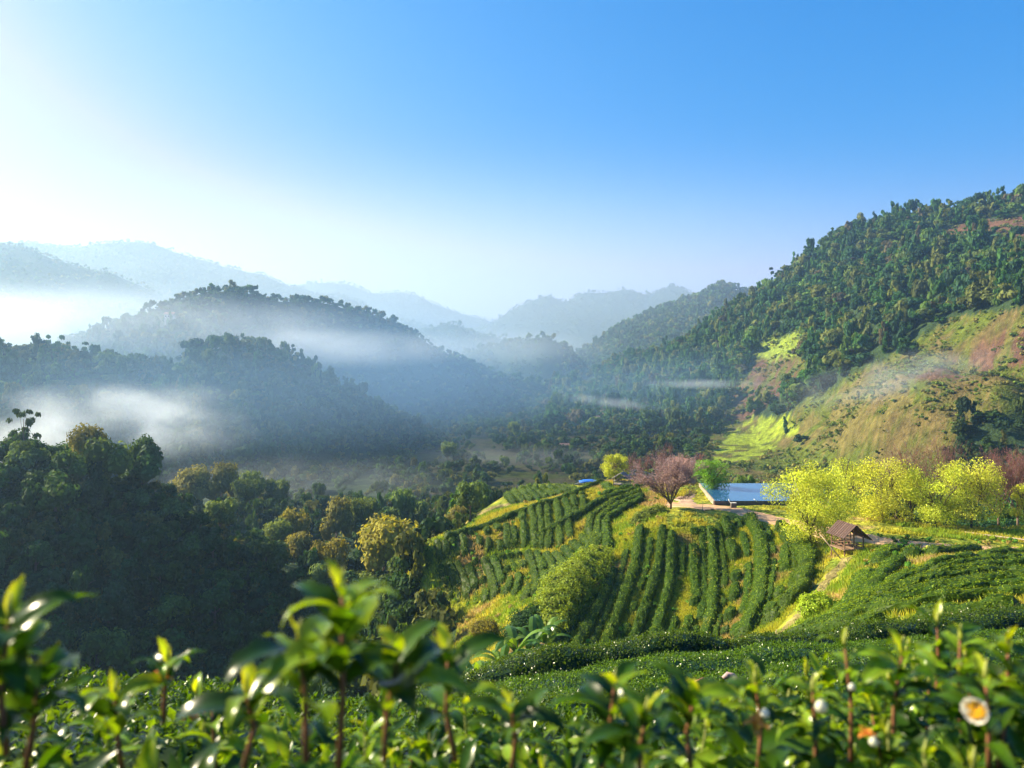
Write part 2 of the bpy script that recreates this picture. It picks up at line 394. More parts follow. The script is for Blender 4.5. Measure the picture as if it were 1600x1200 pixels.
s_rows = np.concatenate([np.linspace(2, 24, 60), np.linspace(24.4, 170, 330), 170*(3000/170)**np.linspace(.003, 1, 330)])
Yr = s_rows-8.0
t_cols = np.linspace(-1.02, 1.02, 720)
TX = t_cols[None, :]*s_rows[:, None]*1.0; TY = np.broadcast_to(Yr[:, None], TX.shape)
TZ = height(TX, TY)
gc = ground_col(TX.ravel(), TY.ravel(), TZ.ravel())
nr, nc = TX.shape
ii = (np.arange(nr-1)[:, None]*nc+np.arange(nc-1)[None]).ravel()
Q = np.stack([ii, ii+1, ii+nc+1, ii+nc], -1)
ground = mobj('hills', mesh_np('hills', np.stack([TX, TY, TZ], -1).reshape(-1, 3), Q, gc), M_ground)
tag(ground, kind='structure')
mb = MB(); mb.add([(-9000, -9000, -75), (9000, -9000, -75), (9000, 12000, -75), (-9000, 12000, -75)], [(0, 1, 2, 3)], (.05, .08, .03))
tag(mb.build('terrain', M_ground), kind='structure')

# ------------------------------------------------------------------ leaf clouds and trees
def rand_dirs(n, r=rng):
    v = r.normal(size=(n, 3)); return v/np.linalg.norm(v, axis=1, keepdims=True)
def cards(P, Nn, size, asp=.55, r=rng, droop=0.):
    """diamond leaves at P with normals Nn; returns verts (n*4,3) and faces (n,4)"""
    n = len(P)
    Nn = Nn/np.maximum(np.linalg.norm(Nn, axis=1, keepdims=True), 1e-6)
    T = np.cross(Nn, rand_dirs(n, r)); T /= np.maximum(np.linalg.norm(T, axis=1, keepdims=True), 1e-6)
    if droop: T[:, 2] -= droop; T /= np.linalg.norm(T, axis=1, keepdims=True)
    B = np.cross(Nn, T); B /= np.maximum(np.linalg.norm(B, axis=1, keepdims=True), 1e-6)
    s = (np.asarray(size)*np.ones(n))[:, None]*.5
    V = np.stack([P-T*s, P+B*s*asp-T*s*.1, P+T*s, P-B*s*asp-T*s*.1], 1).reshape(-1, 3)
    return V, np.arange(n*4).reshape(-1, 4)

def uvball(n=7, m=10):
    V = []; Fc = []
    for i in range(n+1):
        t = math.pi*i/n
        for j in range(m): V.append((math.sin(t)*math.cos(2*math.pi*j/m), math.sin(t)*math.sin(2*math.pi*j/m), math.cos(t)))
    for i in range(n):
        for j in range(m): Fc.append((i*m+j, (i+1)*m+j, (i+1)*m+(j+1) % m, i*m+(j+1) % m))
    return np.array(V), np.array(Fc)
BV, BF = uvball(4, 6)

def crown(seed, nl, ncards, size, R=1., H=1., kind='round', core=.72, var=.25, z0=.0):
    """unit-ish crown: lobes + outward facing leaf clumps. colours are multipliers"""
    r = np.random.default_rng(seed)
    L = []
    for i in range(nl):
        a = r.uniform(0, 2*math.pi); q = math.sqrt(r.uniform(0, 1))
        if kind == 'round': z = r.uniform(.35, .95); rr = .62*q*math.sqrt(max(.1, 1-((z-.5)/.62)**2)); sz = r.uniform(.26, .42)
        elif kind == 'tall': z = .15+.8*i/max(nl-1, 1); rr = .30*q+.05; sz = r.uniform(.22, .34)*(1.15-.55*z)
        elif kind == 'umbrella': z = .82+.12*r.uniform(-1, 1)*(1-q); rr = .78*q; sz = r.uniform(.16, .26)
        elif kind == 'sparse': z = r.uniform(.3, 1.); rr = .7*q; sz = r.uniform(.12, .2)
        elif kind == 'low': z = r.uniform(.15, .6); rr = .7*q; sz = r.uniform(.3, .42)
        L.append((rr*math.cos(a), rr*math.sin(a), z, sz))
    L = np.array(L); flat = .35 if kind in ('umbrella', 'sparse') else .8
    Vs = []; Fs = []; Cs = []; b = 0
    w = L[:, 3]**2; w /= w.sum()
    lobecol = 1+r.uniform(-var, var, nl)
    for i in range(nl):
        k = max(3, int(ncards*w[i]))
        d = rand_dirs(k, r); d[:, 2] = np.where(d[:, 2] < -.35, -d[:, 2], d[:, 2])
        rad = L[i, 3]*r.uniform(.72, 1.12, k)[:, None]
        P = L[i, :3]+d*rad*[1, 1, flat]
        V, Fc = cards(P, d+rand_dirs(k, r)*.55, size*r.uniform(.6, 1.3, k), .7, r)
        Vs.append(V); Fs.append(Fc+b); b += len(V)
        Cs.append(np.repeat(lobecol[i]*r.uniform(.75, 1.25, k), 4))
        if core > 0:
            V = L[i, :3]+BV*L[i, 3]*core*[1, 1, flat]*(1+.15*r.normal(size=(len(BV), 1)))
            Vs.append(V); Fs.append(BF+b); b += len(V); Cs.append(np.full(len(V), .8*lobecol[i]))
    V = np.concatenate(Vs)*[R, R, H]; V[:, 2] += z0
    return V, np.concatenate(Fs), np.concatenate(Cs)

def trunk_np(h, r0, lean=(0, 0), n=6, seed=0, limbs=3, spread=.5):
    mb = MB(); r = random.Random(seed)
    top = Vector((lean[0], lean[1], h))
    pts = [Vector((0, 0, -.6)), Vector((lean[0]*.2, lean[1]*.2, h*.3)), Vector((lean[0]*.6+r.uniform(-.1, .1)*h*.2, lean[1]*.6, h*.65)), top]
    mb.tube(pts, [r0*1.3, r0, r0*.8, r0*.45], n, (.10, .08, .065))
    for i in range(limbs):
        a = 2*math.pi*(i+r.random()*.6)/max(limbs, 1); st = pts[1].lerp(pts[2], r.uniform(.2, 1))
        e = st+Vector((math.cos(a), math.sin(a), r.uniform(.5, 1)))*h*spread
        mb.tube([st, st.lerp(e, .5)+Vector((0, 0, h*.04)), e], [r0*.5, r0*.35, r0*.15], 5, (.10, .08, .065))
    return mb

GREENS = np.array([(.035, .085, .018), (.05, .11, .02), (.028, .07, .028), (.085, .135, .025), (.045, .095, .03), (.12, .13, .03)])

# ---- forests as ground cover on the far slopes
def scatter(n, pxr, Yr_, seed, cond, jit=1.0):
    r = np.random.default_rng(seed)
    Y = np.sqrt(r.uniform(Yr_[0]**2, Yr_[1]**2, n)); px = r.uniform(*pxr, n); x = (px-800)/F*Y
    z = height(x, Y); qx, qy = project(np.stack([x, Y, z], -1))
    k = cond(qx, qy, x, Y, z)
    return np.stack([x, Y, z], -1)[k]

def forest(name, P, var, sizes, seed, cols, label, cat='forest', squash=1.):
    """one object for a wood nobody could count"""
    r = np.random.default_rng(seed); Vs = []; Fs = []; Cs = []; b = 0
    vi = r.integers(0, len(var), len(P)); s = sizes[0]*.85+(sizes[1]*1.15-sizes[0]*.85)*r.random(len(P))**2.; th = r.uniform(0, 2*math.pi, len(P))
    ci = r.integers(0, len(cols), len(P)); br = r.uniform(.7, 1.35, len(P))
    for k, (V, Fc, C) in enumerate(var):
        sel = np.where(vi == k)[0]
        if not len(sel): continue
        c, sn = np.cos(th[sel]), np.sin(th[sel]); sc_ = s[sel]
        X = (V[None, :, 0]*c[:, None]-V[None, :, 1]*sn[:, None])*sc_[:, None]+P[sel, 0][:, None]
        Yy = (V[None, :, 0]*sn[:, None]+V[None, :, 1]*c[:, None])*sc_[:, None]+P[sel, 1][:, None]
        Z = V[None, :, 2]*(sc_*r.uniform(.8, 1.5, len(sel))*squash)[:, None]+P[sel, 2][:, None]
        Vs.append(np.stack([X, Yy, Z], -1).reshape(-1, 3))
        Fs.append((Fc[None]+(np.arange(len(sel))*len(V))[:, None, None]).reshape(-1, 4)+b)
        Cs.append((cols[ci[sel]][:, None, :]*br[sel][:, None, None]*C[None, :, None]).reshape(-1, 3)); b += len(Vs[-1])
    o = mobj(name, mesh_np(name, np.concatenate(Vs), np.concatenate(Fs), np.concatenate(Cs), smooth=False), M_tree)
    return tag(o, label, cat, kind='stuff')

varA = [crown(100+i, 4+i, 210, .24, kind='round', R=[1, .8, 1.2, .9, 1.1][i], H=[1, 1.3, .8, 1.1, .9][i]) for i in range(5)]+[crown(110+i, 6, 190, .24, R=.8, H=1.4, kind='tall') for i in range(2)]+[crown(115, 9, 160, .2, kind='sparse', core=.5, H=1.25)]
varB = [crown(120+i, 4, 46, .42, kind='round') for i in range(5)]
varC = [crown(130+i, 3, 14, .6, kind='round') for i in range(4)]

def right_cond(dens_m=.02):
    def f(qx, qy, x, Y, z):
        a = qx+(fbm(x/9, Y/9, 91)-.5)*26; b = qy+(fbm(x/9, Y/9, 92)-.5)*18
        m = is_meadow(a, b)
        r = _h(np.floor(x*13), np.floor(Y*13), 3)
        return (z > -43) & np.where(m, r < dens_m, r < .95) & ~inpoly(qx, qy, [(905,590),(985,592),(985,612),(905,612)])
    return f
P = scatter(13500, (860, 1800), (300, 860), 1, right_cond())
P = P[P[:, 1] < np.interp(800+F*P[:, 0]/P[:, 1], [860, 1180, 1300, 1600], [870, 730, 680, 590])]
keep = P[:, 1] > 0
forest('forest', P[keep], varA, (3.6, 7.8), 2, np.concatenate([GREENS*1.35]*3+[[(.15, .17, .05), (.11, .09, .05), (.12, .16, .04)]]), 'broadleaf forest covering the sunlit right mountain')
P = scatter(22000, (1060, 1800), (190, 560), 5, lambda qx, qy, x, Y, z: is_meadow(qx, qy) & (fbm(x/14, Y/14, 8) > .44) & ~inpoly(qx, qy, YEL))
forest('scrub', P, [crown(140+i, 3, 60, .4, kind='low', H=.8) for i in range(3)], (.3, 1.9), 6, np.array([(.18,.24,.04),(.24,.22,.06),(.14,.2,.04)]), 'low green scrub dotted over the grassy right slope', 'scrub')
P = scatter(650, (1480, 1800), (170, 330), 7, lambda qx, qy, x, Y, z: inpoly(qx, qy, [(1490,735),(1500,665),(1550,648),(1700,635),(1800,640),(1800,800),(1300,800)]))
forest('forest', P, varA, (2.6, 4.6), 8, GREENS*.8, 'dark green thicket at the foot of the right mountain')
P = scatter(15000, (-150, 1130), (400, 770), 9, lambda qx, qy, x, Y, z: (z > -43))
cY = np.interp(800+F*P[:, 0]/P[:, 1], _PX, _CR['mid_left'][0])
P = P[(P[:, 1] < cY+25)]
forest('forest', P, varB, (2.0, 4.0), 10, GREENS, 'hazy wooded ridge behind the valley')
P = scatter(4600, (-150, 800), (225, 440), 11, lambda qx, qy, x, Y, z: (z > -43))
forest('forest', P, varA, (3.0, 5.6), 12, GREENS, 'misty wood on the nearer left ridge')
P = scatter(9000, (880, 1300), (860, 1260), 13, lambda qx, qy, x, Y, z: z > -26)
forest('forest', P, varC, (3.8, 6.5), 14, GREENS*1.1, 'hazy blue wooded mountain behind the right slope')
P = scatter(2500, (600, 960), (900, 1480), 15, lambda qx, qy, x, Y, z: z > -27)
forest('forest', P, varC, (3.8, 6.5), 16, GREENS*1.1, 'small hazy wooded hills at the valley head')
P = scatter(13000, (-150, 820), (900, 1830), 17, lambda qx, qy, x, Y, z: z > 10)
forest('forest', P, varC, (2.8, 5.0), 18, GREENS*1.1, 'faint wooded ridges fading into the mist')
P = scatter(10000, (480, 1300), (1750, 2430), 19, lambda qx, qy, x, Y, z: z > 20)
forest('forest', P, varC, (3.4, 6.0), 20, GREENS*1.1, 'farthest pale wooded mountains on the skyline')
# valley floor
P = scatter(6500, (-150, 1100), (205, 480), 21, lambda qx, qy, x, Y, z: (z < np.where(qx < 600, -30, -36)) & (fbm(x/18, Y/26, 33) > np.where((qx < 960) & (qy > 650), .38, .2)))
forest('scrub', P, varA[:4]+varB, (1.6, 3.8), 22, GREENS, 'scattered bushes and small trees on the valley floor', 'scrub')
P = scatter(1300, (1050, 1800), (120, 215), 23, lambda qx, qy, x, Y, z: (z < -30))
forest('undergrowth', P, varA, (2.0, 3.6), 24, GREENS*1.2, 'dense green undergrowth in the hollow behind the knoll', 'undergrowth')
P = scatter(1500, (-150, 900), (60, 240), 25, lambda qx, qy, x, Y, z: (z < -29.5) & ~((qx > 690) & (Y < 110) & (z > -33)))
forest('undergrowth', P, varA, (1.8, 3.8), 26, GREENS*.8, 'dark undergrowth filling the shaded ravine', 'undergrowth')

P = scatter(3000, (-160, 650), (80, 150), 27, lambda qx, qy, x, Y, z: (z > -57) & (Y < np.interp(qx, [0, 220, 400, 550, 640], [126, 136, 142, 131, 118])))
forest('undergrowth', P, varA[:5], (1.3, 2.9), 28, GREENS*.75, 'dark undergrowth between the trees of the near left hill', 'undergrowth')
# ---- near forest: trees one can tell apart
def tree_proto(name, var, cmat, col, th, tr):
    V, Fc, C = var
    cm = mesh_np('crown', V, Fc, C[:, None]*np.array(col)[None], smooth=False); cm.materials.append(cmat)
    t = trunk_np(th, tr, seed=len(V)); tm = bpy.data.meshes.new('trunk'); tm.from_pydata(t.v, [], t.f)
    a = tm.attributes.new('Col', 'FLOAT_COLOR', 'POINT'); a.data.foreach_set('color', np.c_[np.array(t.c, np.float32), np.ones(len(t.c), np.float32)].ravel())
    tm.materials.append(M_bark)
    return name, cm, tm
def place_tree(proto, loc, s, sz, rz, label, cat, group=None):
    name, cm, tm = proto
    root = empty(name, loc, label, cat, group); root.rotation_euler.z = rz; root.scale = (s, s, sz)
    for nm, me in (('crown', cm), ('trunk', tm)):
        o = bpy.data.objects.new(nm, me); COL.objects.link(o); o.parent = root
    return root
def big(seed, kind='round', n=900, size=.13, nl=11, **k): return crown(seed, nl, n, size, kind=kind, core=.7, **k)
fp_dark = [tree_proto('forest_tree', big(200+i, z0=.2), M_tree, GREENS[i % 5]*1.1, .9, .055) for i in range(5)]
fp_tall = [tree_proto('forest_tree', big(210+i, 'tall', z0=.35), M_tree, GREENS[(i+1) % 5]*1.0, .9, .05) for i in range(2)]
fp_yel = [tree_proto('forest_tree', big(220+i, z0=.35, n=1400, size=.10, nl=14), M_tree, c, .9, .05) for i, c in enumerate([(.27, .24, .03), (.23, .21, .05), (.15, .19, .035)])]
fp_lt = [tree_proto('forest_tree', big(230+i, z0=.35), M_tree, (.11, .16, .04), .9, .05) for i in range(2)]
r = np.random.default_rng(31)
cand = []
for _ in range(6000):
    Y = r.uniform(84, 158); px = r.uniform(-60, 640); x = (px-800)/F*Y; cand.append((x, Y))
cand = np.array(cand); cz = height(cand[:, 0], cand[:, 1]); sel = []
for i, (x, Y) in enumerate(cand):
    if cz[i] < -56 or len(sel) > 215: continue
    px = 800+F*x/Y
    if Y > np.interp(px, [0, 220, 400, 550, 640], [130, 140, 146, 134, 120]): continue
    if all((x-cand[j, 0])**2+(Y-cand[j, 1])**2 > 4.6**2 for j in sel): sel.append(i)
for i in sel:
    x, Y = cand[i]; px = 800+F*x/Y
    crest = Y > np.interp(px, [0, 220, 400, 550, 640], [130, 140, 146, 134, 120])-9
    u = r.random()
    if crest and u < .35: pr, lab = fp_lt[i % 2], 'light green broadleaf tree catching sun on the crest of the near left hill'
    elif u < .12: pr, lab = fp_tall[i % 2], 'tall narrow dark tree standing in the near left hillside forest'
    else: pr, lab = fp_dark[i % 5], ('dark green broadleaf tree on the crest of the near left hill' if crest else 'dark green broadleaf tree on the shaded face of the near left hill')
    s = r.choice([2.4, 3.0, 3.4, 4.0, 5.2])*r.uniform(.9, 1.1)
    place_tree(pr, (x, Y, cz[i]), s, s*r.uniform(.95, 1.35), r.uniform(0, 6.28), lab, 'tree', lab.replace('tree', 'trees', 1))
# umbrella trees and the others that stand out
def std(px, pybase, Y, s, sz, proto, label, rz=0., cat='tree', group=None):
    x = (px-800)/F*Y; return place_tree(proto, (x, Y, hz(x, Y)), s, sz, rz, label, cat, group)
pu = tree_proto('umbrella_tree', crown(311, 16, 1500, .11, kind='round', core=.35, z0=.4, H=.9), M_tree, (.20, .20, .04), 1.0, .05)
std(135, 750, 131, 4.2, 7.0, pu, 'broad-topped yellow green tree rising above the near left crest')
ps = tree_proto('sparse_tree', crown(302, 12, 420, .11, kind='sparse', core=.3, z0=.35, H=1.0), M_tree, (.05, .085, .03), 1.2, .025)
std(37, 750, 128, 3.6, 8.6, ps, 'thin sparse dark tree with layered branches at the far left of the crest')
std(222, 770, 136, 3.6, 7.4, tree_proto('umbrella_tree', crown(303, 12, 1300, .11, kind='round', core=.6, z0=.35, H=.9), M_tree, (.06, .11, .03), 1.0, .05), 'round-headed green tree leaning out at the right end of the near left crest')
YT = [(600,905,138,7.6,9.4,0,'large round yellow tree at the end of the wooded spur'),
 (520,900,142,4.6,6.4,0,'round golden tree beside the large round yellow tree'),
 (470,890,146,4.2,5.6,1,'low olive yellow tree left of the golden tree'),
 (460,860,170,4.4,8.0,0,'golden topped tree at the left of the yellow grove'),
 (525,860,172,5.2,9.5,1,'tall tawny feathery tree in the middle of the yellow grove'),
 (572,850,176,4.6,8.6,2,'bright green topped tree right of the tawny tree'),
 (632,850,178,4.4,8.4,3,'green tree with a rounded top at the right end of the grove'),
 (655,870,182,4.0,6.0,3,'small dim green tree behind the terrace edge'),
 (300,810,205,7.0,9.0,1,'pale feathery tree with bare twigs at the left in the mist'),
 (345,815,206,6.6,9.8,1,'tawny feathery tree wrapped in thin mist'),
 (390,820,200,6.0,8.0,2,'misty olive tree beside the tawny feathery one'),
 (395,800,228,6.0,9.0,3,'light green dome-shaped tree behind the misty grove'),
 (435,800,230,5.8,7.8,3,'smaller light green dome-shaped tree behind the misty grove'),
 (430,870,160,4.6,6.0,2,'dull olive tree at the edge of the shaded slope'),
 (560,920,132,4.4,4.6,2,'dark olive tree below the large round yellow tree'),
 (640,925,128,4.0,4.6,2,'olive tree under the terrace corner'),
 (505,930,136,4.2,5.0,3,'green tree below the golden tree'),
 (735,830,135,3.2,4.6,3,'light green tree at the left edge of the upper terrace'),
 (712,845,136,2.6,3.4,1,'small yellowing tree at the left edge of the upper terrace'),
 (700,690,330,5.4,7.0,3,'lone sunlit tree on the dark valley side'),
 (805,670,400,5.0,8.0,2,'lone pale tree standing on the dark valley floor')]
allp = fp_yel+fp_lt
for k, (px, pb, Y, s, sz, kd, lab) in enumerate(YT): std(px, pb, Y, s, sz, allp[kd], lab, rz=k*1.3)

# ---- lime-leaved trees, bare cherry trees on the knoll
def branchy(seed, H, n0, levels, spread, up, rbase, kids=(3, 4), trunk_h=.18, lens=(.42, .3, .22, .16, .1)):
    r = random.Random(seed); segs = []; tips = []
    def grow(p, d, lv, rad):
        L = H*lens[min(lv, len(lens)-1)]*r.uniform(.75, 1.2)
        a = p; dd = d.copy(); pts = [a]; rr = [rad]
        for k in range(3):
            dd = (dd+Vector((r.uniform(-1, 1), r.uniform(-1, 1), r.uniform(-.5, 1)))*.16+Vector((0, 0, up))).normalized()
            a = a+dd*L/3; pts.append(a); rr.append(rad*(1-.22*(k+1)))
        segs.append((pts, rr, lv)); tips.append((a, lv))
        if lv < levels:
            for k in range(r.randint(*kids)):
                t = pts[r.choice([1, 2, 3, 3])]
                nd = (dd+Vector((r.gauss(0, 1), r.gauss(0, 1), r.gauss(.1, .6)))*spread).normalized()
                grow(t, nd, lv+1, rad*.5)
    for i in range(n0):
        a = 2*math.pi*(i+r.random()*.5)/n0
        grow(Vector((0, 0, H*trunk_h)), Vector((math.cos(a)*.6, math.sin(a)*.6, 1)).normalized(), 0, rbase*.6)
    return segs, tips
def bare_tree_meshes(seed, H, col=(.20, .10, .09), n0=6, levels=3, blossom=(.36, .13, .13), nb=7, bs=.10, trunk_h=.18, spread=.42, up=.10):
    segs, tips = branchy(seed, H, n0, levels, spread, up, .16, kids=(4, 5), trunk_h=trunk_h)
    tr = MB(); tr.tube([(0, 0, -.4), (.03, .02, H*.1), (0, 0, H*.19)], [.17, .14, .12], 8, (.13, .09, .07))
    for pts, rr, lv in segs:
        if lv == 0: tr.tube(pts, rr, 6, (.13, .09, .07))
    tw = MB()
    for pts, rr, lv in segs:
        if lv > 0: tw.tube(pts, [max(x, .008) for x in rr], 3, (.16, .09, .07))
    r = np.random.default_rng(seed)
    P = np.array([p.lerp(q, t) for pts, rr, lv in segs if lv >= 2 for p, q in zip(pts, pts[1:]) for t in r.random(nb//2+1)])
    P = P+r.normal(size=P.shape)*.08
    V, Fc = cards(P, rand_dirs(len(P), r), bs*r.uniform(.5, 1.3, len(P)), .7, r)
    c = np.repeat(np.array(blossom)[None]*r.uniform(.5, 1.3, (len(P), 1)), 4, 0)
    return tr, tw, (V, Fc, c)
def make_bare(label, loc, H, seed, group=None, blossom=(.36, .13, .13), bs=.10, **k):
    root = empty('cherry_tree', loc, label, 'cherry tree', group)
    tr, tw, bl = bare_tree_meshes(seed, H, blossom=blossom, bs=bs, **k)
    tr.build('trunk', M_bark, root, True); tw.build('twigs', M_bark, root, True)
    mobj('blossom', mesh_np('blossom', *bl, smooth=False), M_petal, root)
    return root
def make_lime(label, loc, R, H, seed, n=15000, col=(.56, .62, .045), size=.22, lean=0, group=None, nl=26):
    n = int(n*.85); root = empty('lime_leaved_tree', loc, label, 'tree', group)
    r = np.random.default_rng(seed)
    segs, tips = branchy(seed, H*1.0, 5, 2, .5, .05, .15, kids=(3, 4), trunk_h=.2, lens=(.4, .28, .2))
    tr = MB(); tr.tube([(lean, 0, -.4), (lean*.4, .02, H*.1), (0, 0, H*.21)], [.17, .14, .12], 8, (.10, .075, .055))
    for pts, rr, lv in segs: tr.tube([Vector((p.x*R/(H*.62), p.y*R/(H*.62), p.z)) for p in pts], rr, 5 if lv else 6, (.10, .075, .055))
    tr.build('trunk', M_bark, root, True)
    Ls = []
    for i in range(nl):
        a = r.uniform(0, 6.283); q = math.sqrt(r.uniform(0, 1)); z = r.uniform(.16, .93)
        q *= math.sqrt(max(.08, 1-((z-.55)/.5)**2)); Ls.append((q*R*.82*math.cos(a), q*R*.82*math.sin(a), z*H, r.uniform(.20, .36)*R))
    L = np.array(Ls); w = L[:, 3]**2; w /= w.sum(); idx = r.choice(nl, n, p=w)
    d = rand_dirs(n, r); rad = L[idx, 3]*r.uniform(.3, 1.25, n)**.7
    # sprays: short upright-arching lines of leaves
    P = L[idx, :3]+d*rad[:, None]*[1, 1, .85]
    V, Fc = cards(P, d*.5+rand_dirs(n, r), size*r.uniform(.5, 1.3, n), .5, r)
    lobe = r.uniform(.72, 1.2, nl)
    warm = r.uniform(0, 1, nl)[idx][:, None]
    c = np.array(col)[None]*(1-warm*.25)+np.array((.40, .40, .12))[None]*warm*.25
    c = np.repeat(c*(lobe[idx]*r.uniform(.7, 1.2, n))[:, None], 4, 0)
    mobj('crown', mesh_np('crown', V, Fc, c, smooth=False), M_lime, root)
    return root
def onhill(px, py, y0=60):
    p, ok = hit([px], [py], y0); return Vector(p[0])
def at(px, Y): x = (px-800)/F*Y; return Vector((x, Y, hz(x, Y)))
LT = [(1266, 84, 5.0, 8.9, 'largest pale lime tree, spreading beside the open hut', 22000),
 (1378, 95, 4.8, 7.8, 'pale lime tree between the hut and the tall bare cherry', 14000),
 (1335, 101, 3.8, 7.6, 'narrower lime tree behind the hut', 9000),
 (1425, 97, 3.4, 6.2, 'low lime tree under the tall bare cherry', 10000),
 (1462, 90.5, 3.8, 7.6, 'lime tree with a dark leaning trunk at the track side', 12000),
 (1518, 91, 4.8, 7.8, 'rightmost large lime tree by the end of the pale pipe', 15000),
 (1606, 90, 2.2, 5.6, 'lime tree cut off by the right edge', 6000),
 (962, 125, 2.5, 4.6, 'small round yellow lime tree at the end of the ridge path', 9000),
 ]
for k, (px, Y, R, H, lab, n) in enumerate(LT): make_lime(lab, at(px, Y), R, H, 400+k, n)
make_lime('brighter green flat-topped tree at the corner of the water tank', at(1112, 116), 3.1, 4.6, 420, 10000, col=(.22, .42, .03))
BT = [(1048, 101, 6.6, 'bushy pink brown cherry tree in front of the small house', (.40, .26, .24), .11),
 (1445, 104, 10.0, 'tall bare brown cherry tree above the lime trees', (.22, .10, .08), .10),
 (1560, 94, 7.6, 'bare dark cherry tree between the last two lime trees', (.20, .09, .07), .09),
 (1590, 97, 8.4, 'bare reddish cherry tree near the right edge', (.30, .10, .11), .09),
 (1400, 100, 6.4, 'leaning bare cherry tree among the lime trees', (.22, .11, .07), .09)]
for k, (px, Y, H, lab, b, bs) in enumerate(BT): make_bare(lab, at(px, Y), H, 500+k, blossom=b, bs=bs, **(dict(n0=10, trunk_h=.10, spread=.62, up=.02, nb=22) if k == 0 else {}))
for k, (px, Y, H, lab) in enumerate([(986, 136, 5.6, 'slim pink cherry tree right of the small round lime tree'), (1006, 134, 5.9, 'slim pink cherry tree behind the arched footbridge'),
    (1030, 130, 5.0, 'low pink cherry tree at the left of the small house'), (1050, 132, 6.8, 'tall pink cherry tree behind the small house'), (1084, 128, 5.4, 'pink cherry tree right of the small house')]):
    make_bare(lab, at(px, Y), H, 520+k, blossom=(.34, .13, .14), bs=.07, n0=3, levels=3, nb=3)

# ------------------------------------------------------------------ tea hedges
ORD = ['first', 'second', 'third', 'fourth', 'fifth', 'sixth', 'seventh', 'eighth', 'ninth', 'tenth', 'eleventh', 'twelfth', 'thirteenth', 'fourteenth', 'fifteenth', 'sixteenth', 'seventeenth', 'eighteenth', 'nineteenth', 'twentieth']
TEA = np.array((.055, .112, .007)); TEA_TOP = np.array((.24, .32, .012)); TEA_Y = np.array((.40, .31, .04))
def smooth_line(P, step):
    P = np.asarray(P, float)
    # catmull-rom resample
    Q = np.vstack([2*P[0]-P[1], P, 2*P[-1]-P[-2]]); out = []
    for i in range(1, len(Q)-2):
        for t in np.linspace(0, 1, 9)[:-1]:
            a, b, c, d = Q[i-1], Q[i], Q[i+1], Q[i+2]
            out.append(.5*((2*b)+(-a+c)*t+(2*a-5*b+4*c-d)*t*t+(-a+3*b-3*c+d)*t**3))
    out.append(P[-1]); out = np.array(out)
    L = np.r_[0, np.cumsum(np.linalg.norm(np.diff(out[:, :2], axis=0), axis=1))]
    n = max(4, int(L[-1]/step)); s = np.linspace(0, L[-1], n)
    return np.c_[np.interp(s, L, out[:, 0]), np.interp(s, L, out[:, 1])]

def fold_leaves(P, Nn, size, r, droop=.25):
    """small leaves folded on their midrib: 6 vertices, 2 quads"""
    n = len(P); T = rand_dirs(n, r)+Nn*.5; T[:, 2] -= droop*0; T /= np.linalg.norm(T, axis=1, keepdims=True)
    B = np.cross(Nn, T); B /= np.maximum(np.linalg.norm(B, axis=1, keepdims=True), 1e-6); U = np.cross(T, B)
    s = (np.asarray(size)*np.ones(n))[:, None]
    a = P; m = P+T*s*.45+U*s*.06; e = P+T*s-U*s*.16
    l = P+T*s*.42+B*s*.24+U*s*.12; rr = P+T*s*.42-B*s*.24+U*s*.12
    V = np.stack([a, m, e, l, rr], 1).reshape(-1, 3); k = np.arange(n)[:, None]*5
    Fc = np.concatenate([np.c_[k, k+1, k+2, k+3][:, :4], np.c_[k, k+4, k+2, k+1]]).reshape(-1, 4)
    return V, Fc

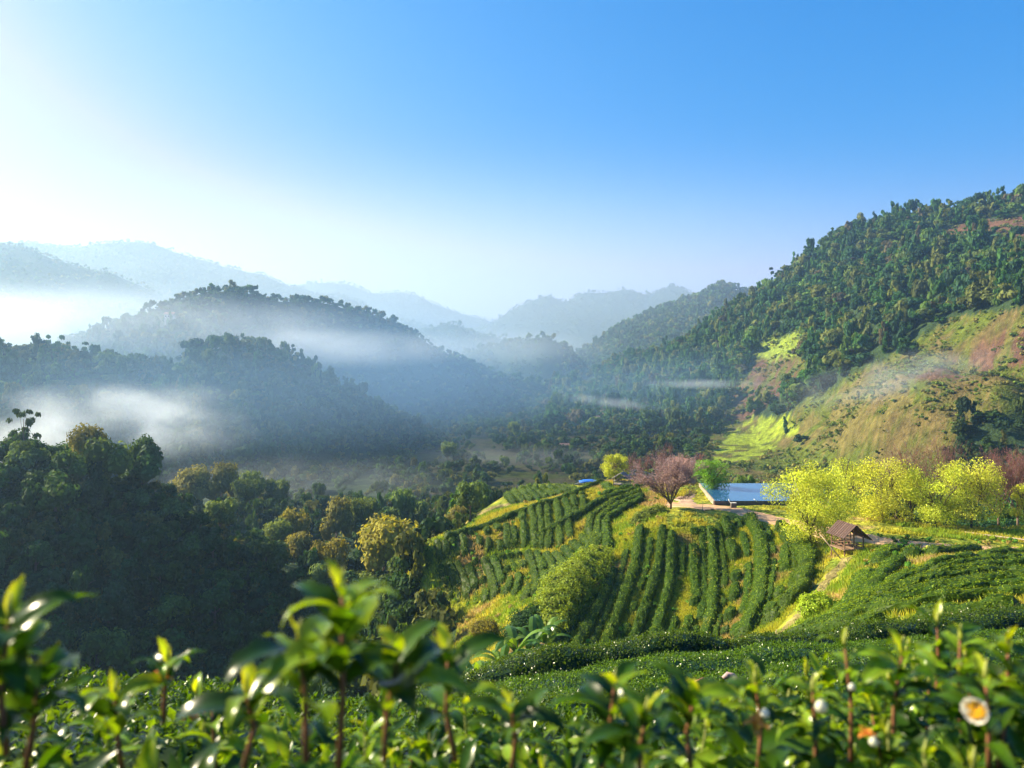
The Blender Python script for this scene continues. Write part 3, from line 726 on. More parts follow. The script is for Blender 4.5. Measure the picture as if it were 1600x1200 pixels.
def hedge(name, line, w, h, dens, lsize, seed, mat, label, group=None, col=TEA, top=TEA_TOP, gaps=0., fold=False, step=.4, yellow=0., cat='tea hedge', face=None):
    r = np.random.default_rng(seed)
    L = smooth_line(line, step); n = len(L)
    z = height(L[:, 0], L[:, 1])
    d = np.gradient(L, axis=0); d /= np.maximum(np.linalg.norm(d, axis=1, keepdims=True), 1e-6); s = np.c_[d[:, 1], -d[:, 0]]
    m = 9; th = np.linspace(0, math.pi, m)
    ww = w*(.82+.36*vnoise(np.arange(n)*step*.9, np.full(n, seed*1.7), seed)); hh = h*(.84+.32*vnoise(np.arange(n)*step*.7, np.full(n, seed*2.3), seed+1))
    rough_ = 1+(.12 if fold else .2)*(vnoise(np.arange(n)*step*2.6, np.full(n, seed*.7), seed+5)-.5); hh = hh*rough_; ww = ww*(1+.3*(vnoise(np.arange(n)*step*2.1, np.full(n, seed*.9), seed+6)-.5))
    if gaps: 
        g = vnoise(np.arange(n)*step*.55, np.full(n, seed*3.1), seed+2); f = np.where(g < gaps, .3, 1.); hh = hh*f; ww = ww*np.where(g < gaps, .6, 1)
    end = np.minimum(1, np.minimum(np.arange(n), n-1-np.arange(n))*step/.6+.15); hh = hh*np.sqrt(end); ww = ww*(.5+.5*end)
    cx = np.sign(np.cos(th))*np.abs(np.cos(th))**.7*.5; cz = np.sin(th)**.6
    off = cx[None]*ww[:, None]; up = cz[None]*hh[:, None]
    jit = 1+(.07 if fold else .18)*(r.random((n, m))-.5)
    X = L[:, 0][:, None]+s[:, 0][:, None]*off*jit; Y = L[:, 1][:, None]+s[:, 1][:, None]*off*jit
    G = height(X, Y); Z = G+up*jit-.05; Z[:, 0] -= .15; Z[:, -1] -= .15
    V = np.stack([X, Y, Z], -1)
    i, j = np.meshgrid(np.arange(n-1), np.arange(m-1), indexing='ij'); k = (i*m+j).ravel()
    Fq = np.stack([k, k+1, k+m+1, k+m], -1)
    base = np.broadcast_to(col*.75, (n*m, 3))
    A = V[:-1, :-1]; Bv = V[1:, :-1]; Cv = V[:-1, 1:]; nn = np.cross(Bv-A, Cv-A); ar = np.linalg.norm(nn, axis=-1); nn /= np.maximum(ar[..., None], 1e-9)
    mid = V[:-1, :-1]+.5*(Bv-A)+.5*(Cv-A); cen = np.stack([L[:-1, 0], L[:-1, 1], z[:-1]], -1)[:, None]
    flip = np.sum(nn*(mid-cen), -1) < 0; nn[flip] *= -1
    p = ar.ravel().copy()
    if face is not None: p *= np.where(nn.reshape(-1, 3)@np.array(face) > -.35, 1, .05)
    N = int(dens*p.sum()); p /= p.sum(); q = r.choice(len(p), N, p=p); qi, qj = np.divmod(q, m-1)
    u = r.random((N, 1)); v = r.random((N, 1))
    Pp = A[qi, qj]+u*(Bv-A)[qi, qj]+v*(Cv-A)[qi, qj]; Nn = nn[qi, qj]
    Pp = Pp+Nn*(r.random((N, 1))**2*1.6-.3)*lsize
    if fold: Vl, Fl = fold_leaves(Pp, Nn+rand_dirs(N, r)*.5, lsize*r.uniform(.6, 1.3, N), r); kk = 5
    else: Vl, Fl = cards(Pp, Nn+rand_dirs(N, r)*.65, lsize*r.uniform(.6, 1.3, N), .6, r); kk = 4
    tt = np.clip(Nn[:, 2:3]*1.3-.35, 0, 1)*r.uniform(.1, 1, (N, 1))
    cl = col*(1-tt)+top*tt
    if yellow: 
        yn = sstep(fbm(Pp[:, 0]/3, Pp[:, 1]/3, seed+9)+yellow-.5, .42, .6)[:, None]; cl = cl*(1-yn)+TEA_Y*yn
    cl = np.repeat(cl*r.uniform(.65, 1.35, (N, 1)), kk, 0)
    Vt = np.concatenate([V.reshape(-1, 3), Vl]); Ft = np.concatenate([Fq, Fl+n*m]); Ct = np.concatenate([base, cl])
    o = mobj(name, mesh_np(name, Vt, Ft, Ct, smooth=False), mat)
    return tag(o, label, cat, group)

def img_line(pts, y0=45., k=24):
    P = np.array(pts, float); t = np.linspace(0, len(P)-1, k)
    px = np.interp(t, np.arange(len(P)), P[:, 0]); py = np.interp(t, np.arange(len(P)), P[:, 1])
    H, ok = hit(px, py, y0)
    H = H[ok]
    # drop jumps
    keep = [0] if len(H) else []
    if not len(H): H = W(px[0], py[0], y0)[None]; keep = [0]
    for i in range(1, len(H)):
        if np.linalg.norm(H[i, :2]-H[keep[-1], :2]) < 9: keep.append(i)
    if len(keep) < 3:
        H = H[:1].repeat(3, 0)+np.array([[0, 0, 0], [.5, -.5, 0], [1, -1, 0]]); keep = [0, 1, 2]
    return H[keep, :2]

FR = [([(905,968),(860,1012),(836,1045)], 'leftmost short tea hedge below the banana plants', 1.2, 1.0, 0, 0),
 ([(872,985),(835,1030),(815,1048)], 'small tea hedge at the very bottom left of the front slope', 1.1, .9, 0, 0),
 ([(958,895),(944,935),(915,992),(890,1040)], 'long dark green tea hedge right of the round bush', 1.2, .95, 0, .02),
 ([(1000,828),(992,890),(966,965),(938,1038)], 'yellowing tea hedge that climbs to the grass top', 1.2, .95, 0, .22),
 ([(1036,828),(1029,890),(1005,965),(983,1030)], 'left hedge of the tall twin tea hedges', 1.1, .95, .12, .08),
 ([(1050,836),(1046,920),(1030,980),(1014,1032)], 'right hedge of the tall twin tea hedges', 1.15, .98, 0, 0),
 ([(1086,824),(1084,890),(1088,935),(1074,985),(1055,1025)], 'straggling half yellow tea hedge right of the twin hedges', 1.05, .9, .3, .2),
 ([(1110,828),(1116,890),(1112,965),(1095,1018)], 'narrow yellow tea hedge with a dark gap on its right', 1.15, 1.0, .15, .24),
 ([(1133,814),(1142,855),(1150,899),(1147,940),(1132,995)], 'thin patchy tea hedge left of the curved dark hedge', 1.1, 1.0, .3, .12),
 ([(1170,812),(1189,850),(1191,900),(1183,950),(1160,1000)], 'curved dense dark tea hedge in the middle of the front slope', 1.5, 1.1, 0, 0),
 ([(1216,826),(1250,850),(1263,885),(1248,930),(1200,978)], 'broad uneven tea hedge beside the grass path', 1.8, 1.2, .2, .04),
 ([(1225,845),(1228,890),(1215,940),(1185,985)], 'low broken tea hedge between the curved and the broad hedge', 1.1, .8, .45, .1)]
for k, (pts, lab, w, h, g, yl) in enumerate(FR):
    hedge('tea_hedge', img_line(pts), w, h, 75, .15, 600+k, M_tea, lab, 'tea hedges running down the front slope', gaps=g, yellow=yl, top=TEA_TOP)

def mixl(a, b, t=.5):
    n = 12; A = np.array(a, float); B = np.array(b, float)
    f = lambda P: np.c_[np.interp(np.linspace(0, 1, n), np.linspace(0, 1, len(P)), P[:, 0]), np.interp(np.linspace(0, 1, n), np.linspace(0, 1, len(P)), P[:, 1])]
    return [tuple(v) for v in f(A)*(1-t)+f(B)*t]
for k, (a, b) in enumerate([(0, 2), (2, 3), (3, 4), (5, 6), (6, 7), (7, 8), (8, 9), (9, 11), (11, 10)]):
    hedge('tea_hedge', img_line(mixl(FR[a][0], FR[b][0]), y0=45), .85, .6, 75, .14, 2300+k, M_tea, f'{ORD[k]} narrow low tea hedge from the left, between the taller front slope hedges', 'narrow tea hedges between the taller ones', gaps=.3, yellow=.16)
# left terrace: hedges below the ridge path
def pw(pts, x): a = np.array(pts, float); return float(np.interp(x, a[:, 0], a[:, 1]))
def z4(u, v): return (640+u*.3, 680+v*.3)
ridge = [(75,592),(130,545),(180,530),(250,520),(400,478),(560,400),(700,355),(850,312),(1050,245)]
mid = [(75,700),(180,650),(300,640),(450,610),(600,590),(750,600),(900,500),(1000,470)]
bot = [(75,800),(190,868),(350,888),(440,850),(560,845),(600,905),(700,860),(760,760),(900,640),(1000,600)]
kx = 0
for i in range(19):
    x0 = 85+i*45
    y0, y1 = pw(ridge, x0)+14, pw(mid, x0+20)
    if i >= 17: y1 = y0+110
    w = 10+8*math.sin(i*1.7)
    pts = [z4(x0, y0), z4(x0+w*1.4, y0+(y1-y0)*.3), z4(x0+w*.6+10, y0+(y1-y0)*.65), z4(x0+w*2, y1)]
    hedge('tea_hedge', img_line(pts, 70, 16), 1.0, .8, 60, .16, 2640+i, M_tea, f'{ORD[kx]} short tea hedge from the left under the ridge path', 'tea hedges on the left terrace under the ridge path', gaps=.42 if 4 < i < 12 else .15, yellow=.12)
    kx += 1
for i in range(18):
    x0 = 150+i*46
    if x0 > 1000: break
    y0, y1 = pw(mid, x0)+25, pw(bot, x0+40)-6
    if y1-y0 < 40: continue
    pts = [z4(x0, y0), z4(x0+34, y0+(y1-y0)*.33), z4(x0+52, y0+(y1-y0)*.66), z4(x0+(30 if i > 6 else 62), y1)]
    hedge('tea_hedge', img_line(pts, 70, 16), 1.0, .8, 60, .16, 2660+i, M_tea, f'{ORD[i]} tea hedge from the left on the lower part of the left terrace', 'tea hedges on the lower left terrace', gaps=.35 if i < 10 else .1, yellow=.1)
DG = [([(1205,305),(1060,362),(945,440),(935,520),(960,600)], 'left of the three bending diagonal tea hedges'),
 ([(1215,322),(1080,385),(985,452),(975,520),(985,585)], 'middle one of the three bending diagonal tea hedges'),
 ([(1215,345),(1100,402),(1020,462),(1022,540),(1035,610)], 'right of the three bending diagonal tea hedges'),
 ([(1045,240),(950,272),(850,318),(700,372),(560,418),(420,480),(280,520),(180,545)], 'long tea hedge following the ridge path'),
 ([(1190,292),(1020,345),(900,410),(800,470),(700,520),(640,560)], 'long diagonal tea hedge above the three bending ones'),
 ([(1200,275),(1120,290),(1060,310),(1000,320)], 'short tea hedge near the grey shelter'),
 ([(1010,265),(1060,300),(1090,330)], 'tiny tea hedge on the ridge below the round lime tree')]
for k, (pts, lab) in enumerate(DG):
    hedge('tea_hedge', img_line([z4(*p) for p in pts], 70, 26), 1.2, .95, 55, .18, 690+k, M_tea, lab, 'diagonal tea hedges on the left terrace', gaps=.05)
# far lobe behind the ridge
top2 = [(300,470),(330,400),(380,345),(450,305),(560,268),(700,264),(800,262),(900,262)]
bot2 = [(290,480),(330,478),(420,445),(560,392),(700,350),(850,300),(960,262)]
for i in range(16):
    t = i/15; x0 = 322+t*560; x1 = min(x0+55, 940)
    y0, y1 = pw(top2, x0)+6, pw(bot2, x1)-4
    if y1-y0 < 12: continue
    pts = [z4(x0, y0), z4(x0-4, y0+(y1-y0)*.25), z4(x0+22, y0+(y1-y0)*.55), z4(x0+48, y0+(y1-y0)*.8), z4(x1, y1)]
    hedge('tea_hedge', img_line(pts, 118.5, 18), 1.05, .8, 40, .22, 710+i, M_tea, f'{ORD[i]} curving tea hedge from the left on the far terrace behind the ridge', 'curving tea hedges on the far terrace', yellow=.05)

# right hand hedges sweeping up towards the track
GU = [(1318,985),(1350,955),(1400,914),(1470,882),(1560,866),(1640,864)]
GL = [(1120,1030),(1230,1016),(1330,1004),(1450,993),(1560,984),(1660,978)]
NR = 13
for i in range(NR):
    t = (i+.5)/NR; t2 = t**.92
    pts = [(a[0]*(1-t2)+b[0]*t2, a[1]*(1-t2)+b[1]*t2) for a, b in zip(GU, GL)]
    if i % 3 == 1: pts = pts[1:]
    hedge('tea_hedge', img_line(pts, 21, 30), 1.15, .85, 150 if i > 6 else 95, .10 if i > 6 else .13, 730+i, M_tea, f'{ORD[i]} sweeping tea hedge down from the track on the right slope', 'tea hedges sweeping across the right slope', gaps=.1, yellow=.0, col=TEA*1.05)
for k, (pts, lab) in enumerate([([(1340,960),(1370,915),(1395,888),(1430,868)], 'rough tea hedge on the bank right of the grass path'), ([(1440,872),(1480,868),(1530,864)], 'short tea hedge at the track edge'), ([(1395,862),(1380,870),(1372,884)], 'tea clump at the top of the bank near the hut'), ([(1310,985),(1345,930),(1352,900)], 'rough low tea hedge along the right side of the grass path')]):
    hedge('tea_hedge', img_line(pts, 30, 20), 1.6, .9, 80, .14, 750+k, M_tea, lab, gaps=.25, yellow=.1)

# near hedges below the camera, leaves big enough to see
def wl(*p): return [(float(a), float(b)) for a, b in p]
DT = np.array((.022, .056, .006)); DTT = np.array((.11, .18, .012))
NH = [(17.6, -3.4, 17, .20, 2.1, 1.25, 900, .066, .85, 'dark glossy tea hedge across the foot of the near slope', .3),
 (14.9, -4.6, 15, .17, 2.4, .9, 900, .06, 1.3, 'flat-topped light green tea hedge in front of the dark one', .3),
 (12.2, -5.2, 13, .14, 2.4, .9, 1000, .057, 1.2, 'third tea hedge up from the foot of the near slope', .3),
 (9.5, -5.8, 11, .12, 2.4, 1.0, 1200, .052, 1., 'sparkling wet tea hedge along the brow of the near slope', .3),
 (7.1, -5.2, 9, .10, 2.1, .95, 1300, .052, .9, 'tea hedge just below the brow with wet dark leaves', .2),
 (4.9, -4.2, 6.5, .06, 1.9, .95, 1400, .052, 1., 'tea hedge just below the nearest blurred bushes', .2),
 (3.0, -3.4, 4.5, .04, 1.6, .92, 1300, .052, 1.1, 'second tea hedge from the camera with yellow green tips', .2)]
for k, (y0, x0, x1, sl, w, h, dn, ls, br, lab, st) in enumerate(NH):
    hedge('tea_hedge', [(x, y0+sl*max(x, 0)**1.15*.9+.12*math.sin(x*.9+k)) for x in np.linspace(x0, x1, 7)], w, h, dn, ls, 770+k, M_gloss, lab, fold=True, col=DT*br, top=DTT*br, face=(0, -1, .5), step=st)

# ------------------------------------------------------------------ grass and weeds between the hedges
def grass(name, n, cond, seed, hgt, label, cols, box=((-16, 75), (20, 130)), wid=.03, per=4):
    r = np.random.default_rng(seed)
    x = r.uniform(*box[0], n); y = r.uniform(*box[1], n); z = height(x, y)
    qx, qy = project(np.stack([x, y, z], -1)); k = cond(qx, qy, x, y, z) & (qx > -40) & (qx < 1640) & (qy < 1120)
    x, y, z = x[k], y[k], z[k]; n = len(x)
    ci = sstep(fbm(x/3.5, y/3.5, seed), .36, .62)[:, None]; cj = sstep(fbm(x/5, y/5, 71), .58, .7)[:, None]
    c = np.array(cols[0])*(1-ci)+np.array(cols[1])*ci; c = c*(1-cj)+np.array(cols[2])*cj
    hh = hgt*(.5+fbm(x/4, y/4, seed+3))*r.uniform(.6, 1.3, n)
    x, y, z, hh = [np.repeat(a, per) for a in (x, y, z, hh)]; c = np.repeat(c, per, 0)*r.uniform(.65, 1.35, (n*per, 1)); m = len(x)
    a = r.uniform(0, 6.283, m); q = r.uniform(0, .22, m); bx = x+np.cos(a)*q; by = y+np.sin(a)*q
    w = wid*r.uniform(.7, 1.5, m)*np.maximum(1, y/60); t = r.uniform(0, 6.283, m); lean = hh*r.uniform(.1, .6, m)
    B = np.stack([bx, by, z-.05], -1); s = np.stack([np.cos(t)*w, np.sin(t)*w, 0*w], -1)
    d = np.stack([np.cos(a)*lean, np.sin(a)*lean, hh], -1)
    V = np.stack([B-s, B+s, B+d*[.45, .45, .6]+s*.7, B+d*[.45, .45, .6]-s*.7, B+d+s*.15, B+d-s*.15], 1).reshape(-1, 3)
    k6 = np.arange(m)[:, None]*6
    Fc = np.concatenate([np.c_[k6, k6+1, k6+2, k6+3], np.c_[k6+3, k6+2, k6+4, k6+5]])
    o = mobj(name, mesh_np(name, V, Fc, np.repeat(c, 6, 0), smooth=False), M_grass)
    return tag(o, label, kind='stuff')
TRACK = [(1020,788),(1105,792),(1150,797),(1210,812),(1300,835),(1400,848),(1500,856),(1640,862)]
TANK = [(1086,752),(1250,752),(1262,786),(1118,796)]
def c_tea(qx, qy, x, y, z):
    near_track = np.abs(qy-np.interp(qx, [p[0] for p in TRACK], [p[1] for p in TRACK])) < 13
    return (z > -31.5) & ~(near_track & (qx > 1040) & (y > 70)) & ~inpoly(qx, qy, TANK) & ~((y > 84) & (qx > 1040) & (qy < 830) & (fbm(x/2, y/2, 7) > .35)) & ~inpoly(qx, qy, [(1305,868),(1338,868),(1225,1005),(1188,1012)])
grass('grass', 120000, c_tea, 801, .42, 'yellow green grass and weeds between the tea hedges', [(.22, .33, .025), (.46, .42, .045), (.46, .34, .14)])
grass('grass', 9000, lambda qx, qy, x, y, z: (z > -31) & (np.abs(qy-np.interp(qx, [p[0] for p in TRACK], [p[1] for p in TRACK])) > 9) & (y > 78) & (qx > 1030) & (qy < 842) & ~inpoly(qx, qy, TANK), 802, .14, 'short dry lawn around the track', [(.28, .30, .04), (.42, .33, .07), (.4, .28, .12)], box=((10, 75), (78, 128)))
grass('grass', 90000, lambda qx, qy, x, y, z: (qy > 826) & (z < -20.5) & inpoly(qx, qy, [(850,1050),(930,830),(1230,815),(1310,870),(1190,1010),(1150,1050)]), 806, .33, 'bright yellow green grass between the front slope hedges', [(.26, .34, .022), (.44, .44, .04), (.44, .36, .12)], box=((4, 42), (55, 96)))
# ragged weeds: small leafy tufts
r = np.random.default_rng(803)
P = scatter(5200, (640, 1640), (40, 128), 804, lambda qx, qy, x, Y, z: (z > -32) & (fbm(x/3.2, Y/3.2, 44) > .5) & ~inpoly(qx, qy, [(1280,862),(1360,862),(1250,1010),(1165,1018)]) & ~((Y > 84) & (qx > 1035) & (qy < 850)) & ~((qx > 1330) & (qy > 900)))
forest('undergrowth', P, [crown(850+i, 3, 60, .42, kind='low', H=.8, core=.5) for i in range(4)], (.22, .62), 805, np.array([(.14, .26, .03), (.30, .30, .05), (.09, .19, .025), (.34, .25, .08)]), 'ragged weeds scattered over the tea slopes', 'weeds')

# ------------------------------------------------------------------ track and path
def strip(name, pts, width, mat, col, lift=.06, y0=70., k=60, wfn=None, step=.5):
    L = smooth_line(img_line(pts, y0, k), step); n = len(L); d = np.gradient(L, axis=0); d /= np.linalg.norm(d, axis=1, keepdims=True); s = np.c_[d[:, 1], -d[:, 0]]
    m = 9; u = np.linspace(-.5, .5, m); ww = width*(.85+.3*vnoise(np.arange(n)*.35, np.zeros(n), 5))
    e = (vnoise(np.arange(n)*.9, np.zeros(n), 6)-.5)*.5
    X = L[:, 0][:, None]+s[:, 0][:, None]*u*ww[:, None]+(s[:, 0]*e)[:, None]; Y = L[:, 1][:, None]+s[:, 1][:, None]*u*ww[:, None]+(s[:, 1]*e)[:, None]
    Z = height(X, Y)+lift; Z[:, 0] -= lift+.05; Z[:, -1] -= lift+.05
    i, j = np.meshgrid(np.arange(n-1), np.arange(m-1), indexing='ij'); q = (i*m+j).ravel()
    rut = 1-.18*np.exp(-((np.abs(u)-.22)/.07)**2)
    C = np.array(col)[None, None]*np.broadcast_to(rut[None, :, None], (n, m, 1))*(.85+.3*fbm(X/1.5, Y/1.5, 9, 3))[..., None]
    o = mobj(name, mesh_np(name, np.stack([X, Y, Z], -1).reshape(-1, 3), np.stack([q, q+1, q+m+1, q+m], -1), C.reshape(-1, 3)), mat)
    o['kind'] = 'structure'; return o
strip('road', TRACK, 3.9, M_path, (.50, .31, .17), lift=.09)
strip('path', [(1075,770),(1068,780),(1078,790),(1110,797)], 2.4, M_path, (.40, .27, .18), lift=.09)
strip('path', [(1322,872),(1295,905),(1262,945),(1225,985),(1190,1008)], 1.2, M_ground, (.24, .20, .07), y0=40)

# ------------------------------------------------------------------ built things
WD = (.17, .10, .065); WD2 = (.26, .17, .11); WG = (.22, .20, .18)
def roof_slope(mb, a, b, c, d, nrib, col, th=.05):
    """corrugated / thatched slope between eave a-b and ridge d-c"""
    a, b, c, d = map(Vector, (a, b, c, d)); n = (b-a).cross(d-a).normalized()
    for i in range(nrib):
        t0, t1 = i/nrib, (i+.88)/nrib; k = .85+.3*random.random()
        p = [a.lerp(b, t0), a.lerp(b, t1), d.lerp(c, t1), d.lerp(c, t0)]; q = [v+n*(th+random.random()*.02) for v in p]
        mb.add(p+q, [(0, 3, 2, 1), (4, 5, 6, 7), (0, 1, 5, 4), (1, 2, 6, 5), (2, 3, 7, 6), (3, 0, 4, 7)], tuple(x*k for x in col))
# open hut on stilts
hp = at(1324, 77); hut = empty('open_hut', hp, 'small open wooden hut on stilts with a brown plank roof beside the largest lime tree', 'hut')
hut.rotation_euler.z = math.radians(14); hut.scale = (.8, .8, .86)
hx, hy, fz, ez, rz_ = 1.35, 1.25, .75, 2.35, 3.55
mb = MB(); mb.box((0, 0, fz), (2*hx+.3, 2*hy+.3, .09), col=WD2)
for k in range(9): mb.box((-hx+k*2*hx/8, 0, fz+.06), (.27, 2*hy+.25, .03), col=tuple(c*(.8+.04*k) for c in WD2))
mb.build('floor_deck', M_wood, hut)
for sx in (-1, 0, 1):
    for sy in (-1, 1):
        mb = MB(); top = ez+(rz_-ez)*(.9 if sx == 0 else .1)
        mb.bar((sx*hx, sy*hy, -.9 if sy < 0 else -.4), (sx*hx+.03*sy, sy*hy, top), .12, col=WD); mb.build('post', M_wood, hut)
mb = MB()
for sy in (-1, 1): mb.bar((-hx, sy*hy, fz+.5), (hx, sy*hy, fz+.5), .07, col=WD)
mb.bar((-hx, -hy, fz+.5), (-hx, hy, fz+.5), .07, col=WD); mb.build('rail', M_wood, hut)
mb = MB()
mb.box((0, hy-.3, fz+.42), (2*hx-.2, .45, .06), col=WD2); mb.box((hx-.3, 0, fz+.42), (.4, 2*hy-.9, .06), col=WD2)
for x in (-.9, 0, .9): mb.box((x, hy-.3, fz+.2), (.06, .4, .38), col=WD)
mb.build('bench', M_wood, hut)
mb = MB()
for sy in (-1, 1):
    mb.bar((-hx-.3, sy*hy, ez-.1), (0, sy*hy, rz_-.05), .09, col=WD); mb.bar((hx+.5, sy*hy, ez-.35), (0, sy*hy, rz_-.05), .09, col=WD)
    mb.bar((-hx, sy*hy, ez), (hx, sy*hy, ez), .09, col=WD)
mb.bar((0, -hy-.3, rz_-.06), (0, hy+.3, rz_-.06), .09, col=WD); mb.build('roof_frame', M_wood, hut)
mb = MB()
roof_slope(mb, (-hx-.45, hy+.5, ez-.2), (-hx-.45, -hy-.5, ez-.2), (0, -hy-.5, rz_), (0, hy+.5, rz_), 9, (.10, .065, .055))
roof_slope(mb, (hx*.55, -hy-.5, rz_-.62), (hx*.55, hy+.5, rz_-.62), (0, hy+.5, rz_), (0, -hy-.5, rz_), 9, (.095, .06, .05))
roof_slope(mb, (hx+.95, -hy-.5, ez-.62), (hx+.95, hy+.5, ez-.62), (hx*.55, hy+.5, rz_-.62), (hx*.55, -hy-.5, rz_-.62), 9, (.10, .065, .055))
mb.build('roof', M_wood, hut)
mb = MB(); p0 = hp+Vector((-.6, -2.2, -.2)); mb.tube([hp+Vector((-2.9, -.4, 2.0)), hp+Vector((-2.1, -1.1, .9)), hp+Vector((-1.2, -1.6, -.3))], [.05, .06, .06], 8, (.34, .26, .17))
tag(mb.build('leaning_pole', M_wood, None, True), 'pale pole leaning against the left side of the open hut', 'pole')

# water tank: concrete walls, still water
zw = -19.55
c0 = W(1114, 787, 103.5); wY0 = zw*-F/(783-HOR); wY1 = zw*-F/(755.5-HOR)
xl0 = (1115-800)/F*wY0; xl1 = (1092-800)/F*wY1; xr0 = (1252-800)/F*wY0; xr1 = (1244-800)/F*wY1
tank = empty('water_tank', ((xl0+xr0)/2, (wY0+wY1)/2, zw-1), 'low concrete water tank brimming with still blue water behind the dirt track', 'water tank')
def loc(o, v): return Vector(v)-Vector(o.location)
def wallseg(a, b, th, z0, z1, col, name):
    mb = MB(); a = Vector(a); b = Vector(b); d = (b-a).normalized(); n = Vector((-d.y, d.x, 0))
    P = []
    for t in np.linspace(0, 1, 24):
        p = a.lerp(b, t)
        for q, z in ((0, z0), (0, z1), (th, z1), (th, z0)): P.append(loc(tank, p+n*q+Vector((0, 0, z-p.z))))
    Fc = []
    for i in range(23):
        for k in range(4): Fc.append((i*4+k, i*4+(k+1) % 4, i*4+4+(k+1) % 4, i*4+4+k))
    Fc += [(0, 1, 2, 3), (95, 94, 93, 92)]
    mb.add(P, Fc, col); return mb.build(name, M_conc, tank)
A = (xl0, wY0, 0); B_ = (xr0, wY0, 0); C_ = (xr1, wY1, 0); D_ = (xl1, wY1, 0)
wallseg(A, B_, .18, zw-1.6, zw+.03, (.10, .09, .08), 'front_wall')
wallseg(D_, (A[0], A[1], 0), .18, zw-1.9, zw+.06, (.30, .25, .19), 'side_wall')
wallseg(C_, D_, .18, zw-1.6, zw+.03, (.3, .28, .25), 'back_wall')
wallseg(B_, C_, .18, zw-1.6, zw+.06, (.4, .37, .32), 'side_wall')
m, nt_, N = newmat('still_water'); out = N('ShaderNodeOutputMaterial'); p_ = N('ShaderNodeBsdfPrincipled'); p_.inputs['Base Color'].default_value = (.02, .09, .20, 1); p_.inputs['Roughness'].default_value = .03; p_.inputs['Specular IOR Level'].default_value = .5  # blue base colour paints in the sky's reflection
nz = N('ShaderNodeTexNoise'); nz.inputs['Scale'].default_value = 1.2; bp = N('ShaderNodeBump'); bp.inputs['Strength'].default_value = .03; bp.inputs['Distance'].default_value = .02
tc_ = N('ShaderNodeTexCoord'); link(nt_, tc_.outputs['Object'], nz.inputs['Vector']); link(nt_, nz.outputs[0], bp.inputs['Height']); link(nt_, bp.outputs[0], p_.inputs['Normal']); link(nt_, p_.outputs[0], out.inputs[0]); M_water = m
mb = MB(); mb.add([(xl0+.02, wY0-.0, zw+.036), (xr0, wY0-.0, zw+.036), (xr1, wY1, zw+.036), (xl1+.02, wY1, zw+.036)], [(0, 1, 2, 3)])
tag(mb.build('water', M_water), kind='structure')
def post(px, py, Y, h, lab, w=.05, col=(.25, .2, .16), lean=.05, group=None, name='post'):
    x = (px-800)/F*Y; z = hz(x, Y); mb = MB(); mb.tube([(0, 0, -.3), (lean*.5, 0, h*.5), (lean, 0, h)], [w, w*.9, w*.8], 7, col)
    o = mb.build(name, M_wood, None, True); o.location = (x, Y, z); return tag(o, lab, 'post', group)
for px, Y, h, lab in [(1098, 100, 1.25, 'thin post on the verge in front of the tank corner'), (1167, 97, 1.0, 'thin post on the verge left of the largest lime tree'), (1183, 96, .9, 'short thin post next to the largest lime tree'),
   (1210, 54, .9, 'pale stake standing in the weeds near the dark hedge'), (830, 63, 1.4, 'pale leaning stake between the bottom left hedges'), (919, 66, 1.2, 'brown dead stake at the bottom of the front slope')]:
    post(px, 0, Y, h, lab, .035 if Y > 90 else .04, (.42, .33, .22) if Y < 70 else (.2, .16, .13), lean=.15 if Y < 70 else .03)
# white inlet pipe and box at the tank
mb = MB(); q = Vector(W(1140, 784, 103.4)); mb.tube([q+Vector((-.15, 0, .35)), q+Vector((.05, 0, -.05)), q+Vector((.25, 0, -.15))], .06, 8, (.75, .75, .72))
tag(mb.build('pipe', M_conc, None, True), 'short white pipe hooked over the front of the water tank', 'pipe')
mb = MB(); q = Vector(W(1146, 790, 102.6)); mb.box(q+Vector((0, 0, -.1)), (.7, .5, .9), col=(.14, .12, .10)); mb.box(q+Vector((0, 0, .37)), (.8, .6, .06), col=(.4, .38, .33)); 
tag(mb.build('valve_box', M_conc), 'dark square valve box standing against the water tank', 'valve box')
mb = MB(); q = Vector(W(1180, 782, 103.7)); mb.tube([q+Vector((-.2, 0, .2)), q+Vector((.2, -.1, -.1))], .045, 8, (.75, .75, .72))
tag(mb.build('pipe', M_conc, None, True), 'tiny white pipe end on the right of the tank wall', 'pipe')
# pale pipe beside the track
pp = [(1502, 833), (1530, 837), (1560, 841), (1602, 846), (1640, 850)]
L = img_line(pp, 70, 12); mb = MB(); mb.tube([(x, y, hz(x, y)+.16) for x, y in L], .11, 8, (.50, .38, .26))
tag(mb.build('fallen_pole', M_wood, None, True), 'long pale pole lying along the track edge under the lime trees', 'pole')

# grey shelter and arched footbridge on the ridge
sp = at(972, 121); sh = empty('shelter', sp, 'little weathered grey gabled shelter on stilts at the ridge end', 'shelter'); sh.rotation_euler.z = math.radians(-18)
mb = MB(); mb.box((0, 0, .5), (2.6, 1.8, .1), col=WG); mb.build('floor_deck', M_wood, sh)
for sx in (-1, 1):
    for sy in (-1, 1):
        mb = MB(); mb.bar((sx*1.2, sy*.8, -.8), (sx*1.2, sy*.8, 1.6), .1, col=WG); mb.build('post', M_wood, sh)
mb = MB(); roof_slope(mb, (-1.5, 1.1, 1.35), (-1.5, -1.1, 1.35), (0, -1.1, 2.3), (0, 1.1, 2.3), 8, (.24, .22, .20)); roof_slope(mb, (1.5, -1.1, 1.35), (1.5, 1.1, 1.35), (0, 1.1, 2.3), (0, -1.1, 2.3), 8, (.20, .18, .17)); mb.build('roof', M_wood, sh)
